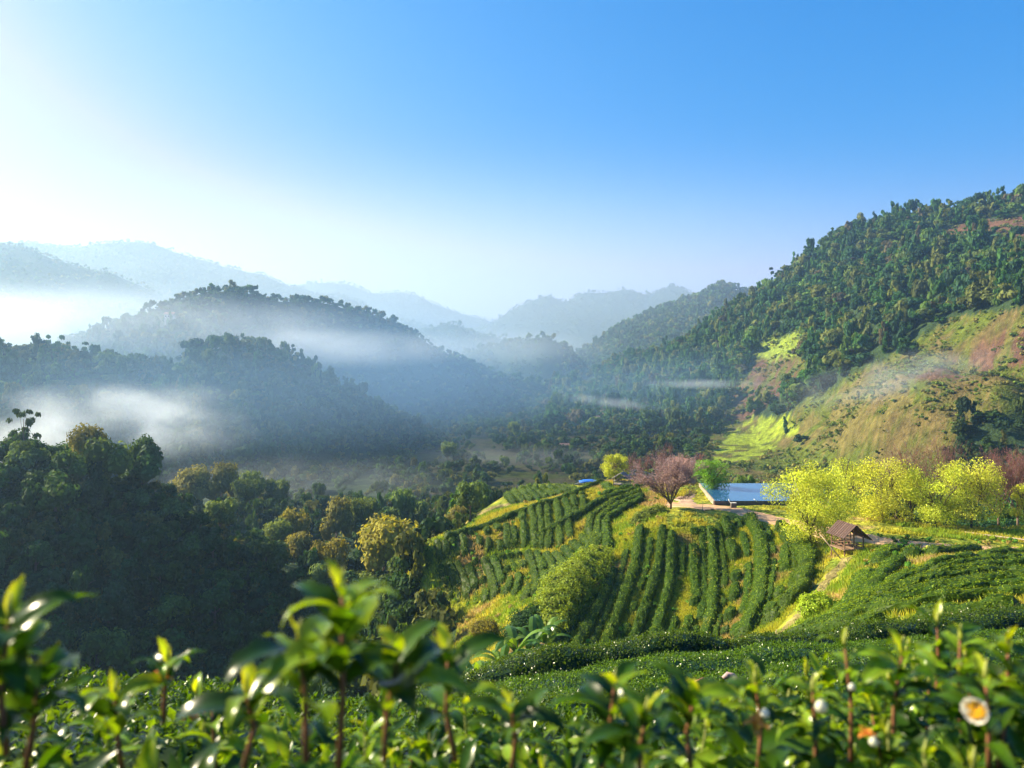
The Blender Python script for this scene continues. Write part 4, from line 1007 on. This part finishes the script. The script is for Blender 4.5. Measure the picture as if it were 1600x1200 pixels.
mb = MB(); mb.bar((-1.2, -.8, 1.0), (1.2, -.8, 1.0), .06, col=WG); mb.bar((-1.2, -.8, .5), (1.2, -.8, 1.5), .05, col=WG); mb.bar((1.2, -.8, .5), (-1.2, -.8, 1.5), .05, col=WG); mb.build('rail', M_wood, sh)
bp_ = at(992, 125); br = empty('footbridge', bp_, 'low arched wooden footbridge beside the grey shelter', 'footbridge')
arch = [(t*3.4, .3+1.15*(1-t*t)) for t in np.linspace(-1, 1, 15)]
mb = MB()
for (x0, z0), (x1, z1) in zip(arch, arch[1:]): mb.bar((x0, 0, z0), (x1, 0, z1), 1.3, .08, col=(.34, .30, .25))
mb.build('deck', M_wood, br)
for sy in (-.62, .62):
    mb = MB()
    for (x0, z0), (x1, z1) in zip(arch, arch[1:]): mb.bar((x0, sy, z0+.6), (x1, sy, z1+.6), .07, col=(.36, .33, .28))
    for x0, z0 in arch[::2]: mb.bar((x0, sy, z0), (x0, sy, z0+.62), .06, col=WG)
    mb.build('handrail', M_wood, br)
for x in (-2.6, 0, 2.6):
    mb = MB(); mb.bar((x, 0, -.8), (x, 0, .3+1.1*(1-(x/3.4)**2)), .14, col=WG); mb.build('support', M_wood, br)
# small house with a brown gabled roof behind the pink tree
hp2 = at(1066, 124); ho = empty('small_house', hp2, 'small house with brown gabled roof half hidden by the pink cherry tree', 'house'); ho.rotation_euler.z = math.radians(25)
mb = MB(); mb.box((0, 0, 1.3), (3.2, 2.6, 3.0), col=(.34, .24, .18)); mb.build('wall', M_wood, ho)
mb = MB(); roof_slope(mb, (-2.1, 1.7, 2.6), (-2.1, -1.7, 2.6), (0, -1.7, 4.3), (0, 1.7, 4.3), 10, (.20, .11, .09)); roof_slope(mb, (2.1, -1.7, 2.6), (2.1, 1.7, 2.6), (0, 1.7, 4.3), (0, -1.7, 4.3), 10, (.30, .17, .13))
mb.add([(-1.6, -1.32, 2.8), (1.6, -1.32, 2.8), (0, -1.32, 4.1)], [(0, 1, 2)], (.34, .2, .15)); mb.build('roof', M_wood, ho)
mb = MB(); mb.box((-.7, -1.31, .9), (.8, .06, 1.9), col=(.12, .08, .06)); mb.build('door', M_wood, ho)
mb = MB(); mb.box((.8, -1.31, 1.5), (.8, .06, .7), col=(.08, .07, .06)); mb.build('window', M_wood, ho)
# blue tarpaulin shelter
tp = at(921, 137); tz = W(921, 753, 137)[2]; ta = empty('tarp_shelter', (tp.x, tp.y, tz), 'low shelter under a bright blue tarpaulin at the end of the far terrace', 'shelter')
m = surf_mat('blue_tarpaulin', (.04, .16, .55), rough=.45, nscale=2, nmix=.15, bump=.3, bscale=4, bdist=.05)
mb = MB(); gx = np.linspace(-1.9, 1.7, 9); V = []; Fc = []
for i, x in enumerate(gx):
    for j, y in enumerate((-1.4, 0, 1.4)): V.append((x, y, .25+.25*math.sin((x+1.9)*.9)-(.25 if j != 1 else 0)+.03*math.sin(x*5)))
for i in range(8):
    for j in range(2): Fc.append((i*3+j, i*3+3+j, i*3+4+j, i*3+1+j))
mb.add(V, Fc); t_ = mb.build('tarpaulin', m, ta, True); sol = t_.modifiers.new('thickness', 'SOLIDIFY'); sol.thickness = .03
for x, y in ((-1.8, -1.3), (1.6, -1.3), (-1.8, 1.3), (1.6, 1.3), (0, -1.35)):
    mb = MB(); mb.bar((x, y, -3.2), (x, y, .1), .09, col=WD); mb.build('pole', M_wood, ta)
mb = MB(); mb.bar((-2.8, -1.35, -.15), (-1.2, -1.35, .35), .06, col=(.5, .5, .5)); mb.bar((-2.8, -1.35, -.15), (1.7, -1.35, .02), .05, col=(.5, .5, .5)); mb.build('ridge_frame', M_wood, ta)
# far long buildings in the valley
for k, (px, Y, w, d, h, lab, cw_) in enumerate([(936, 505, 17, 7, 3.2, 'long low brown-roofed building far off at the foot of the wooded ridge', (.32, .25, .20)), (962, 500, 7, 5, 2.6, 'small pinkish building right of the long far building', (.42, .25, .22)), (926, 492, 9, 4, 1.8, 'small pale shed just below the long far building', (.5, .47, .42)), (266, 436, 5, 4, 2.6, 'tiny pale hut on the crest of the misty left ridge', (.5, .48, .42)), (882, 383, 4, 3, 1.4, 'tiny pale roofed shack on the dark valley floor', (.6, .58, .5)), (998, 450, 4, 3, 1.6, 'tiny pale hut at the edge of the shaded valley', (.55, .52, .45))]):
    q = at(px, Y); b_ = empty('far_building', q+Vector((0, 0, (1.6 if k < 3 else (4.5 if k == 3 else .5)))), lab, 'building')
    mb = MB(); mb.box((0, 0, h/2-2.5), (w, d, h+5), col=cw_)
    for i in range(int(w/1.6)): mb.box((-w/2+.9+i*1.6, -d/2-.03, h*.55), (.7, .08, .9), col=(.07, .06, .06))
    mb.build('wall', M_conc, b_)
    mb = MB(); roof_slope(mb, (-w/2-.5, -d/2-.6, h-.1), (w/2+.5, -d/2-.6, h-.1), (w/2+.5, 0, h+1.3), (-w/2-.5, 0, h+1.3), 12, (.22, .14, .12)); roof_slope(mb, (w/2+.5, d/2+.6, h-.1), (-w/2-.5, d/2+.6, h-.1), (-w/2-.5, 0, h+1.3), (w/2+.5, 0, h+1.3), 12, (.2, .13, .11))
    mb.build('roof', M_wood, b_)

# ------------------------------------------------------------------ bushes and banana plants on the slope
def bush(label, lobes, seed, n, size, col, name='bush'):
    """lobes: world positions and radii"""
    r = np.random.default_rng(seed); L = np.array([(*p, q) for p, q in lobes], float); w = L[:, 3]**2; w /= w.sum()
    c0 = L[:, :3].mean(0); c0[2] = hz(c0[0], c0[1])
    root = empty(name, c0, label, 'bush')
    idx = r.choice(len(L), n, p=w); d = rand_dirs(n, r); d[:, 2] = np.abs(d[:, 2])*.98-.1; rad = L[idx, 3]*r.uniform(.8, 1.1, n)*(1+.14*np.sin(d[:, 0]*7+idx)+.12*np.cos(d[:, 1]*9))
    P = L[idx, :3]+d*rad[:, None]-c0
    V, Fc = cards(P, d+rand_dirs(n, r)*.7, size*r.uniform(.6, 1.3, n), .6, r)
    c = np.repeat(np.array(col)[None]*r.uniform(.6, 1.4, (n, 1)), 4, 0)
    Vs = [V]; Fs = [Fc]; Cs = [c]; b = len(V)
    for l in L:
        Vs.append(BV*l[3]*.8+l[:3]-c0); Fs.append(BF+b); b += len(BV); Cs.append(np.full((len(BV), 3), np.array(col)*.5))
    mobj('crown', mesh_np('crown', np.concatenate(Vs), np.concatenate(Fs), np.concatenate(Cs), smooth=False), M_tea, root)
    mb = MB(); mb.tube([(0, 0, -.3), (.05, 0, .4), (.1, .05, .9)], [.09, .07, .04], 6, (.12, .09, .07)); mb.build('stem', M_bark, root, True)
    return root
def lob(px, py, Y, rad, up=.3):
    v = at(px, Y); return (v.x, v.y, v.z+up*rad), rad
bush('big round olive bush between the left terrace and the front hedges', [lob(872, 0, 76, 2.2), lob(886, 0, 79, 2.5), lob(905, 0, 82, 2.6), lob(920, 0, 85, 2.4), lob(936, 0, 88, 1.9), lob(866, 0, 73, 1.6)], 901, 15000, .24, (.24, .30, .03))
bush('bright yellow green round bush standing alone beside the grass path', [lob(1275, 0, 55, 1.15, .7), lob(1266, 0, 54.5, .85, .9), lob(1286, 0, 55.5, .95, .6)], 902, 3600, .17, (.30, .42, .03))
bush('dark green bush at the foot of the left terrace', [lob(820, 0, 74, 1.6), lob(805, 0, 72, 1.3), lob(838, 0, 75, 1.4)], 903, 4200, .18, (.05, .11, .02))
bush('yellow leaved bush left of the banana plants', [lob(752, 0, 76, 1.3, 1.2), lob(765, 0, 76, 1.1, 1.0), lob(744, 0, 75, .9, .8)], 904, 3000, .16, (.30, .27, .04))
bush('small mixed bush below the banana plants', [lob(775, 0, 66, 1.0), lob(760, 0, 66, .9), lob(795, 0, 66, .8)], 905, 3000, .15, (.14, .20, .03))
bush('tall grassy bank bush under the pink cherry tree', [lob(1020, 0, 99, 1.3, 0), lob(1008, 0, 98, 1.4, 0), lob(1030, 0, 100, 1.2, 0), lob(997, 0, 97, 1.2, 0)], 906, 5000, .2, (.22, .28, .05))
bush('dark green bushes behind the lime trunks, left of the leaning trunk', [lob(1370, 0, 103, 1.6, .2), lob(1395, 0, 104, 1.8, .2), lob(1420, 0, 104, 1.5, .2)], 907, 4000, .2, (.04, .10, .02))
bush('bluish green shrubs behind the rightmost lime trunks', [lob(1480, 0, 100, 1.3, .2), lob(1510, 0, 101, 1.4, .2), lob(1545, 0, 100, 1.3, .2), lob(1580, 0, 100, 1.3, .2)], 908, 5000, .2, (.05, .14, .05))
bush('small dark bush in the weeds at the bank top', [lob(1438, 0, 70, .5, .3)], 909, 700, .12, (.05, .12, .02))

def banana(label, loc_, H, seed, nleaf=11, group=None):
    H *= 1.12; r = random.Random(seed); root = empty('banana_plant', loc_, label, 'banana plant', group)
    mb = MB(); mb.tube([(0, 0, -.3), (.03, 0, H*.25), (.06, .02, H*.48)], [.13, .10, .07], 8, (.12, .14, .05)); mb.build('stem', M_bark, root, True)
    for k in range(nleaf):
        a = 2*math.pi*k/nleaf+r.uniform(-.4, .4); L = H*r.uniform(.5, .75); wd = L*.13; up = r.uniform(.8, 2.0); V = []; Fc = []; C = []
        n = 9; dry = r.random() < .2; cl = (.36, .26, .12) if dry else random.choice([(.09, .18, .025), (.15, .25, .03), (.06, .14, .02)])
        if dry: up = -.1; L *= .7
        for i in range(n+1):
            t = i/n; rr = L*(t*.9); z = H*.46+L*(up*t-.95*t*t*(up*.5+.45)); w = wd*math.sin(math.pi*min(1, t*.92+.08))**.6*(1-.2*r.random())
            cx, cy = math.cos(a)*rr, math.sin(a)*rr; sx, sy = -math.sin(a)*w, math.cos(a)*w
            V += [(cx+sx, cy+sy, z-w*.35), (cx, cy, z), (cx-sx, cy-sy, z-w*.35)]
        for i in range(n): Fc += [(i*3, i*3+1, i*3+4, i*3+3), (i*3+1, i*3+2, i*3+5, i*3+4)]
        mb = MB(); mb.add(V, Fc, cl); mb.build('leaf', M_gloss, root)
    return root
for k, (px, Y, H, lab) in enumerate([(806, 64, 4.6, 'tallest banana plant beside the dark bush'), (832, 66, 4.2, 'banana plant at the right of the cluster'), (785, 62, 3.8, 'banana plant with pale drooping leaves in the middle of the cluster'), (820, 61, 3.0, 'low banana plant in front of the tallest one'),
      (745, 60, 3.8, 'leftmost banana plant with broad shiny leaves'), (768, 59, 2.8, 'small banana plant beside the leftmost one'), (722, 62, 2.8, 'short banana plant on the ravine edge'), (850, 67, 3.6, 'banana plant nearest the big round bush')]):
    banana(lab, at(px, Y), H, 950+k)
# dry twigs and tufts among the weeds
def dead_branch(label, pts, rad, col=(.30, .22, .14), name='dead_branch', twigs=True):
    mb = MB(); mb.tube(pts, rad, 8, col); r = random.Random(len(label)); p = Vector(pts[len(pts)//2])
    if twigs:
        for k in range(3):
            q = Vector(pts[1+k % 2]); mb.tube([q, q+Vector((r.uniform(-.5, .5), 0, r.uniform(.2, .6)))], [rad[1]*.6, rad[1]*.25], 5, col)
    return tag(mb.build(name, M_wood, None, True), label, 'branch')
g = at(1142, 38); dead_branch('curved pale dead branch arching over the weeds', [g+Vector((0, 0, -.2)), g+Vector((.0, 0, .7)), g+Vector((.25, 0, 1.15)), g+Vector((.7, 0, 1.45)), g+Vector((1.0, 0, 1.42))], [.05, .045, .035, .025, .015])
g = at(1130, 36); dead_branch('dark forked dead twig left of the curved pale branch', [g+Vector((0, 0, -.2)), g+Vector((-.05, 0, .5)), g+Vector((-.25, 0, .9)), g+Vector((-.3, 0, 1.1))], [.04, .035, .025, .015], (.10, .08, .06))

# ------------------------------------------------------------------ nearest tea bushes: shoots, leaves, flowers
def leafpatch(r, L, Wd, curl, fold, col, n=8, mcols=5, twist=0.):
    """one leaf along +X, tip curling down; returns verts, faces, colours"""
    V = []; C = []; Fc = []
    x = z = 0.; ang = .45+r.uniform(-.2, .3)
    for i in range(n+1):
        t = i/n; w = Wd*.5*(math.sin(math.pi*min(1, (t*.97+.02))**.82)**.85)*(1-.10*math.sin(i*2.9)) if i < n else .0006
        tw = twist*t
        for j in range(mcols):
            u = j/(mcols-1)*2-1; y = u*w; zz = z+abs(u)**1.3*w*fold+.0015*math.sin(i*2.3+j*2)*(abs(u))
            V.append((x-abs(u)*w*.1*math.sin(ang), y*math.cos(tw), zz+y*math.sin(tw)))
            k = 1.0+(.45 if abs(u) < .1 else 0)+(.22 if abs(u) > .9 else 0)+r.uniform(-.05, .05)
            C.append((col[0]*k*(1+.25*(abs(u) > .9)), col[1]*k, col[2]*k))
        x += math.cos(ang)*L/n; z += math.sin(ang)*L/n; ang -= curl/n*(.5+t)
    for i in range(n):
        for j in range(mcols-1): a = i*mcols+j; Fc.append((a, a+1, a+mcols+1, a+mcols))
    return np.array(V), np.array(Fc), np.array(C)
LEAFC = [(.024, .066, .005), (.042, .100, .006), (.015, .042, .005), (.13, .22, .010), (.30, .37, .02)]
def put(Vs, Fs, Cs, b, leaf, pos, az, el=0., roll=0.):
    V, Fc, C = leaf
    M = Matrix.Rotation(az, 3, 'Z') @ Matrix.Rotation(-el, 3, 'Y') @ Matrix.Rotation(roll, 3, 'X')
    Vs.append(V@np.array(M).T+np.array(pos)); Fs.append(Fc+b[0]); Cs.append(C); b[0] += len(V)
def shoot(parent, base, tip, nl, Ls, seed, spread=1., young=.3, red=True, name='shoot', low=False):
    r = random.Random(seed); base = Vector(base); tip = Vector(tip); d = tip-base
    mid = base.lerp(tip, .5)+Vector((r.uniform(-.01, .01), r.uniform(-.01, .01), 0))
    pts = [base, base.lerp(mid, .6), mid, mid.lerp(tip, .55), tip]; rad = [.0036, .0033, .003, .0026, .0018]
    mb = MB(); mb.tube(pts, rad, 8, (.20, .09, .045) if red else (.20, .22, .06)); st = mb.build(name, M_stem, parent, True)
    Vs, Fs, Cs, b = [], [], [], [0]; a = r.uniform(0, 6.28)
    for k in range(nl):
        t = 1-(k/nl)**1.1*(.8 if low else .6)
        p = base.lerp(tip, t) if t > .99 else pts[2].lerp(tip, max(0, (t-.5)/.5)) if t > .5 else base.lerp(pts[2], t/.5)
        a += 2.4+r.uniform(-.3, .3); yg = k < nl*young
        L = Ls*r.uniform(.85, 1.25)*(.5 if k == 0 else (.85 if yg else 1)); c = LEAFC[4] if k < 1 else LEAFC[3] if yg or r.random() < .2 else r.choice(LEAFC[:3])
        leaf = leafpatch(r, L, L*r.uniform(.29, .40), r.uniform(1.2, 2.4)*(.5 if k < 1 else 1), r.uniform(.25, .5), c, twist=r.uniform(-.5, .5))
        el = r.uniform(.6, .9) if k < 1 else r.uniform(.0, .5)
        put(Vs, Fs, Cs, b, leaf, p, a, el*spread, r.uniform(-.4, .4))
    # bud
    mobj('foliage', mesh_np('foliage', np.concatenate(Vs), np.concatenate(Fs), np.concatenate(Cs)), M_gloss, st)
    mb = MB(); mb.tube([tip, tip+Vector((0, 0, .012)), tip+Vector((.002, 0, .026))], [.0028, .0026, .0008], 6, (.45, .48, .12)); mb.build('bud', M_petal, st, True)
    return st
def flower(parent, c, R, face=(-.3, -.8, .3), open_=1.):
    c = Vector(c); f = Vector(face).normalized(); q = f.to_track_quat('Z', 'Y'); r = random.Random(5)
    fl = None; mb = MB()
    for k in range(6):
        a = k*math.pi/3; V = []; Fc = []; n = 5
        for i in range(n+1):
            t = i/n; w = R*.55*math.sin(math.pi*min(1, t*.8+.14))**.7; rr = R*(.12+.95*t*open_); z = R*(.75*t*t*(1.6-open_)+.12*math.sin(k))
            for u in (-1, -.5, 0, .5, 1):
                V.append(c+q@Vector((math.cos(a)*rr-math.sin(a)*u*w, math.sin(a)*rr+math.cos(a)*u*w, z+abs(u)*w*.35)))
        for i in range(n):
            for j in range(4): s_ = i*5+j; Fc.append((s_, s_+1, s_+6, s_+5))
        mb.add(V, Fc, (.82, .80, .70))
    fl = mb.build('flower', M_petal, parent, True)
    mb = MB()
    for k in range(60):
        a = r.uniform(0, 6.28); rr = R*.34*math.sqrt(r.random()); p = c+q@Vector((math.cos(a)*rr, math.sin(a)*rr, R*.1)); e = p+q@Vector((math.cos(a)*rr*.4, math.sin(a)*rr*.4, R*r.uniform(.35, .5)))
        mb.tube([p, e], [.0006, .0005], 4, (.75, .55, .10)); mb.box(e, (.0022, .0022, .0022), col=(.85, .52, .03))
    mb.build('stamens', M_petal, fl); return fl
def flower_bud(parent, c, R, col=(.72, .72, .55)):
    mb = MB(); c = Vector(c); mb.tube([c, c+Vector((0, 0, R*.5)), c+Vector((0, 0, R*1.1)), c+Vector((0, 0, R*1.6))], [R*.5, R*.85, R*.7, R*.15], 10, col); return mb.build('flower_bud', M_petal, parent, True)
def dry_bloom(parent, c, R, seed):
    r = random.Random(seed); Vs, Fs, Cs, b = [], [], [], [0]
    for k in range(7): put(Vs, Fs, Cs, b, leafpatch(r, R, R*.5, 2.2, .3, (.50, .16+.1*r.random(), .03), 5, 3), c, k*.9, r.uniform(-.3, .9))
    return mobj('dried_flower', mesh_np('dried_flower', np.concatenate(Vs), np.concatenate(Fs), np.concatenate(Cs)), M_petal, parent)

def bushy(name, label, x0, x1, ybase, ztop, seed, heroes, nfill, nlow):
    root = empty(name, ((x0+x1)/2, ybase, ztop-.9), label, 'tea bush', 'nearest blurred tea bushes')
    off = Vector(root.location); r = random.Random(seed)
    mb = MB()
    for k in range(9):
        p = Vector((r.uniform(-.05, .05), r.uniform(-.05, .05), -.1)); e = Vector((r.uniform(x0, x1)-off.x, r.uniform(-.25, .35), .55+r.uniform(0, .2)))
        mb.tube([p, p.lerp(e, .5)+Vector((0, 0, .12)), e], [.018, .012, .006], 7, (.17, .11, .07))
    mb.build('branches', M_bark, root, True)
    Vs, Fs, Cs, b = [], [], [], [0]
    for k in range(nlow):
        q = r.random(); y = r.uniform(-.28, .75); z = .86-abs(r.gauss(0, .13))-.30*max(0, y)-.1*max(0, -y)
        p = (r.uniform(x0, x1)-off.x, y, z); L = r.uniform(.05, .095) if y < .2 else r.uniform(.045, .07)
        c = r.choice(LEAFC[:3]) if r.random() < .74 else LEAFC[3]
        put(Vs, Fs, Cs, b, leafpatch(r, L, L*.36, r.uniform(.6, 2), .35, c, 5, 3, r.uniform(-.5, .5)), p, r.uniform(0, 6.28), r.uniform(-.3, .9), r.uniform(-.6, .6))
    mobj('foliage', mesh_np('foliage', np.concatenate(Vs), np.concatenate(Fs), np.concatenate(Cs)), M_gloss, root)
    for k in range(nfill):
        y = ybase+r.uniform(-.15, .55); x = r.uniform(x0, x1)*y/ybase; zt = ztop-.02+r.uniform(-.05, .06)-.28*max(0, y-ybase)
        tip = Vector((x, y, zt))-off; shoot(root, tip-Vector((r.uniform(-.03, .03), r.uniform(-.03, .03), .17)), tip, r.randint(8, 11), r.uniform(.05, .075), seed*50+k, young=.45 if x0 > .1 else .3, red=r.random() < .15, low=True)
    for k, (px, py, Y, pb, nl, Ls, yg) in enumerate(heroes):
        tip = Vector(W(px, py, Y))-off; bx, by = pb; base = Vector(W(bx, by, Y))-off
        shoot(root, base, tip, nl+5, Ls*(.95 if seed > 1003 else 1.08), seed*90+k, young=yg*.6, red=True, low=(seed > 1003 and k % 2 == 0))
    return root, off
BX = [
 ('tea bush at the left edge with two tall drooping blurred leaves', -.75, -.42, 1.0, -.535, [(15,965,.80,(10,1180),7,.085,.2),(60,1060,.85,(40,1200),5,.075,.2),(-30,985,.85,(-25,1190),6,.08,.2)], 5, 300),
 ('tea bush with one small three-leaved shoot against the dark ravine', -.44, -.17, 1.0, -.535, [(262,1035,1.15,(255,1130),4,.065,.5),(385,1085,.9,(380,1200),4,.08,.3),(180,1090,1.1,(190,1200),5,.07,.3)], 5, 300),
 ('tea bush with the tallest shoot rising left of centre', -.20, .02, 1.0, -.55, [(535,925,.80,(530,1200),9,.08,.5),(468,1005,.80,(478,1190),5,.075,.3),(622,1030,.84,(600,1190),5,.08,.3)], 4, 260),
 ('tea bush with a bare reddish stem and spreading top leaves', -.02, .18, 1.05, -.60, [(700,1030,.95,(712,1190),5,.08,.3),(800,1110,1.0,(800,1200),4,.07,.3)], 4, 280),
 ('tea bush with broad arching leaves right of centre', .14, .38, 1.05, -.57, [(960,1075,1.0,(940,1200),6,.085,.3),(1085,1090,1.05,(1080,1200),6,.085,.3),(1010,1120,.95,(1000,1210),5,.08,.3),(1180,1065,1.15,(1185,1200),6,.065,.7)], 7, 320),
 ('tea bush with bright young shoots and pale flower buds', .34, .60, 1.1, -.53, [(1320,1010,1.15,(1330,1190),7,.06,.8),(1410,1020,1.15,(1395,1190),8,.085,.3),(1465,975,1.35,(1462,1100),6,.085,.3),(1270,1080,1.1,(1275,1200),6,.06,.6)], 11, 360),
 ('tea bush at the right edge bearing the open white flower', .56, .86, 1.1, -.485, [(1500,1000,1.2,(1510,1200),6,.075,.6),(1575,1010,1.1,(1560,1200),7,.08,.4),(1540,1060,1.0,(1545,1200),5,.07,.4),(1630,1010,1.1,(1620,1200),6,.08,.4)], 10, 360),
]
roots = []
for k, (lab, x0, x1, yb, zt, he, nf, nlw) in enumerate(BX):
    roots.append(bushy('tea_bush', lab, x0, x1, yb, zt, 1000+k, he, nf, nlw))
def rel(i, px, py, Y): return Vector(W(px, py, Y))-roots[i][1]
flower(roots[6][0], rel(6, 1530, 1108, .93), .021, face=(-.75, -.6, .15), open_=.62)
flower_bud(roots[5][0], rel(5, 1283, 1112, 1.05), .010); flower_bud(roots[5][0], rel(5, 1331, 1078, 1.1), 0.006, (.75, .73, .62)); flower_bud(roots[4][0], rel(4, 1195, 1120, 1.05), 0.007, (.8, .8, .7)); flower_bud(roots[6][0], rel(6, 1555, 1145, 1.0), .009, (.55, .6, .2))
flower_bud(roots[2][0], rel(2, 480, 1150, .9), .009, (.6, .62, .35)); flower_bud(roots[5][0], rel(5, 1365, 1165, 1.0), .007)
dry_bloom(roots[4][0], rel(4, 1182, 1135, 1.05), .022, 1); dry_bloom(roots[1][0], rel(1, 252, 1062, 1.14), .020, 2); dry_bloom(roots[1][0], rel(1, 300, 1125, 1.1), .025, 3); dry_bloom(roots[5][0], rel(5, 1355, 1150, 1.05), .018, 4); dry_bloom(roots[4][0], rel(4, 985, 1150, 1.0), .018, 5)
# broken brown cane and a curled grey cane among the hedges
def seg(px, py, Y): return Vector(W(px, py, Y))
dead_branch('broken brown cane slanting up out of the hedge', [seg(1048, 1096, 7.4), seg(1062, 1084, 7.4), seg(1080, 1072, 7.5), seg(1100, 1062, 7.6)], [.03, .032, .032, .028], (.42, .20, .09), 'broken_cane', False)
dead_branch('curled grey cane arching above the hedge', [seg(1130, 1060, 9.6), seg(1137, 1054, 9.6), seg(1146, 1056, 9.6), seg(1153, 1062, 9.6)], [.03, .034, .034, .02], (.34, .24, .22), 'curled_cane', False)

# ------------------------------------------------------------------ drifting mist, in the air where it hangs
def mist(c, rad, dens, seed, scale, rot=0., tilt=0., lo=.42, hi=.62, col=(.86, .93, 1)):
    m, nt, N = newmat('mist'); out = N('ShaderNodeOutputMaterial'); v = N('ShaderNodeVolumePrincipled')
    v.inputs['Color'].default_value = (*col, 1); v.inputs['Anisotropy'].default_value = .3
    tc = N('ShaderNodeTexCoord'); ln = N('ShaderNodeVectorMath'); ln.operation = 'LENGTH'; link(nt, tc.outputs['Object'], ln.inputs[0])
    fo = N('ShaderNodeMapRange'); fo.interpolation_type = 'SMOOTHSTEP'; fo.inputs[1].default_value = 1.; fo.inputs[2].default_value = .25; fo.inputs[3].default_value = 0; fo.inputs[4].default_value = 1; link(nt, ln.outputs['Value'], fo.inputs[0])
    mp = N('ShaderNodeMapping'); mp.inputs['Location'].default_value = (seed*3.7, seed*1.3, seed*.7); mp.inputs['Scale'].default_value = (rad[0]/scale, rad[1]/scale, rad[2]/scale*1.6); link(nt, tc.outputs['Object'], mp.inputs[0])
    nz = N('ShaderNodeTexNoise'); nz.inputs['Scale'].default_value = 1; nz.inputs['Detail'].default_value = 3; nz.inputs['Distortion'].default_value = .6; link(nt, mp.outputs[0], nz.inputs['Vector'])
    mr = N('ShaderNodeMapRange'); mr.inputs[1].default_value = lo; mr.inputs[2].default_value = hi; link(nt, nz.outputs[0], mr.inputs[0])
    a = N('ShaderNodeMath'); a.operation = 'MULTIPLY'; link(nt, fo.outputs[0], a.inputs[0]); link(nt, mr.outputs[0], a.inputs[1])
    b = N('ShaderNodeMath'); b.operation = 'MULTIPLY'; b.inputs[1].default_value = dens; link(nt, a.outputs[0], b.inputs[0]); link(nt, b.outputs[0], v.inputs['Density']); link(nt, v.outputs[0], out.inputs['Volume'])
    mb = MB(); V, Fc = uvball(10, 16); mb.add(V, [tuple(f) for f in Fc]); o = mb.build('mist', m); o.location = c; o.scale = rad; o.rotation_euler = (0, tilt, rot)
    o['kind'] = 'stuff'; return o
def MI(px, py, Y, rpx, rpy, dY, dens, seed, scale, **k): mist(W(px, py, Y), (rpx/F*Y, dY, rpy/F*Y), dens, seed, scale, **k)
MI(60, 518, 395, 600, 80, 60, .013, 1, 60, lo=.25, hi=.6)
MI(450, 545, 440, 360, 40, 50, .014, 2, 55, lo=.25, hi=.6)
MI(190, 660, 205, 260, 80, 22, .05, 3, 20, lo=.46, hi=.66)
MI(20, 690, 190, 180, 50, 20, .035, 4, 25, lo=.35, hi=.65)
MI(330, 600, 460, 800, 175, 230, .0030, 12, 200, lo=-.2, hi=.4, col=(.34, .62, 1))
MI(800, 500, 1500, 1400, 240, 900, .0006, 13, 900, lo=-.4, hi=.2, col=(.72, .86, 1))
MI(1150, 620, 520, 420, 100, 180, .0014, 14, 300, lo=-.4, hi=.2, col=(.36, .64, 1))
MI(300, 625, 275, 620, 130, 60, .0026, 15, 120, lo=-.1, hi=.5, col=(.36, .64, 1))
MI(480, 760, 255, 330, 60, 25, .009, 5, 30, lo=.3, hi=.65)
MI(1100, 600, 440, 120, 10, 14, .02, 6, 14, lo=.3, hi=.6)
MI(955, 628, 430, 110, 11, 14, .02, 7, 14, lo=.3, hi=.6, tilt=.12)
MI(1390, 590, 262, 240, 44, 16, .026, 8, 20, tilt=-.22, lo=.40, hi=.66)
MI(60, 490, 880, 420, 75, 90, .003, 9, 120, lo=.2, hi=.6)
MI(760, 545, 900, 240, 40, 60, .005, 10, 100, lo=.2, hi=.6)
MI(790, 715, 330, 230, 22, 30, .006, 11, 26, lo=.35, hi=.65)



# ------------------------------------------------------------------ air
def vol_box(name, lo, hi, dens, col=(.93, .95, 1), aniso=.5):
    m, nt, N = newmat(name); out = N('ShaderNodeOutputMaterial'); v = N('ShaderNodeVolumePrincipled')
    v.inputs['Density'].default_value = dens; v.inputs['Color'].default_value = (*col, 1); v.inputs['Anisotropy'].default_value = aniso
    link(nt, v.outputs[0], out.inputs['Volume'])
    mb = MB(); c = [(a+b)/2 for a, b in zip(lo, hi)]; mb.box(c, [b-a for a, b in zip(lo, hi)])
    o = mb.build(name, m); o['kind'] = 'stuff'; return o
vol_box('haze', (-3300, -60, -76), (3300, 3000, 296), .00026, col=(.42, .68, 1), aniso=.55)
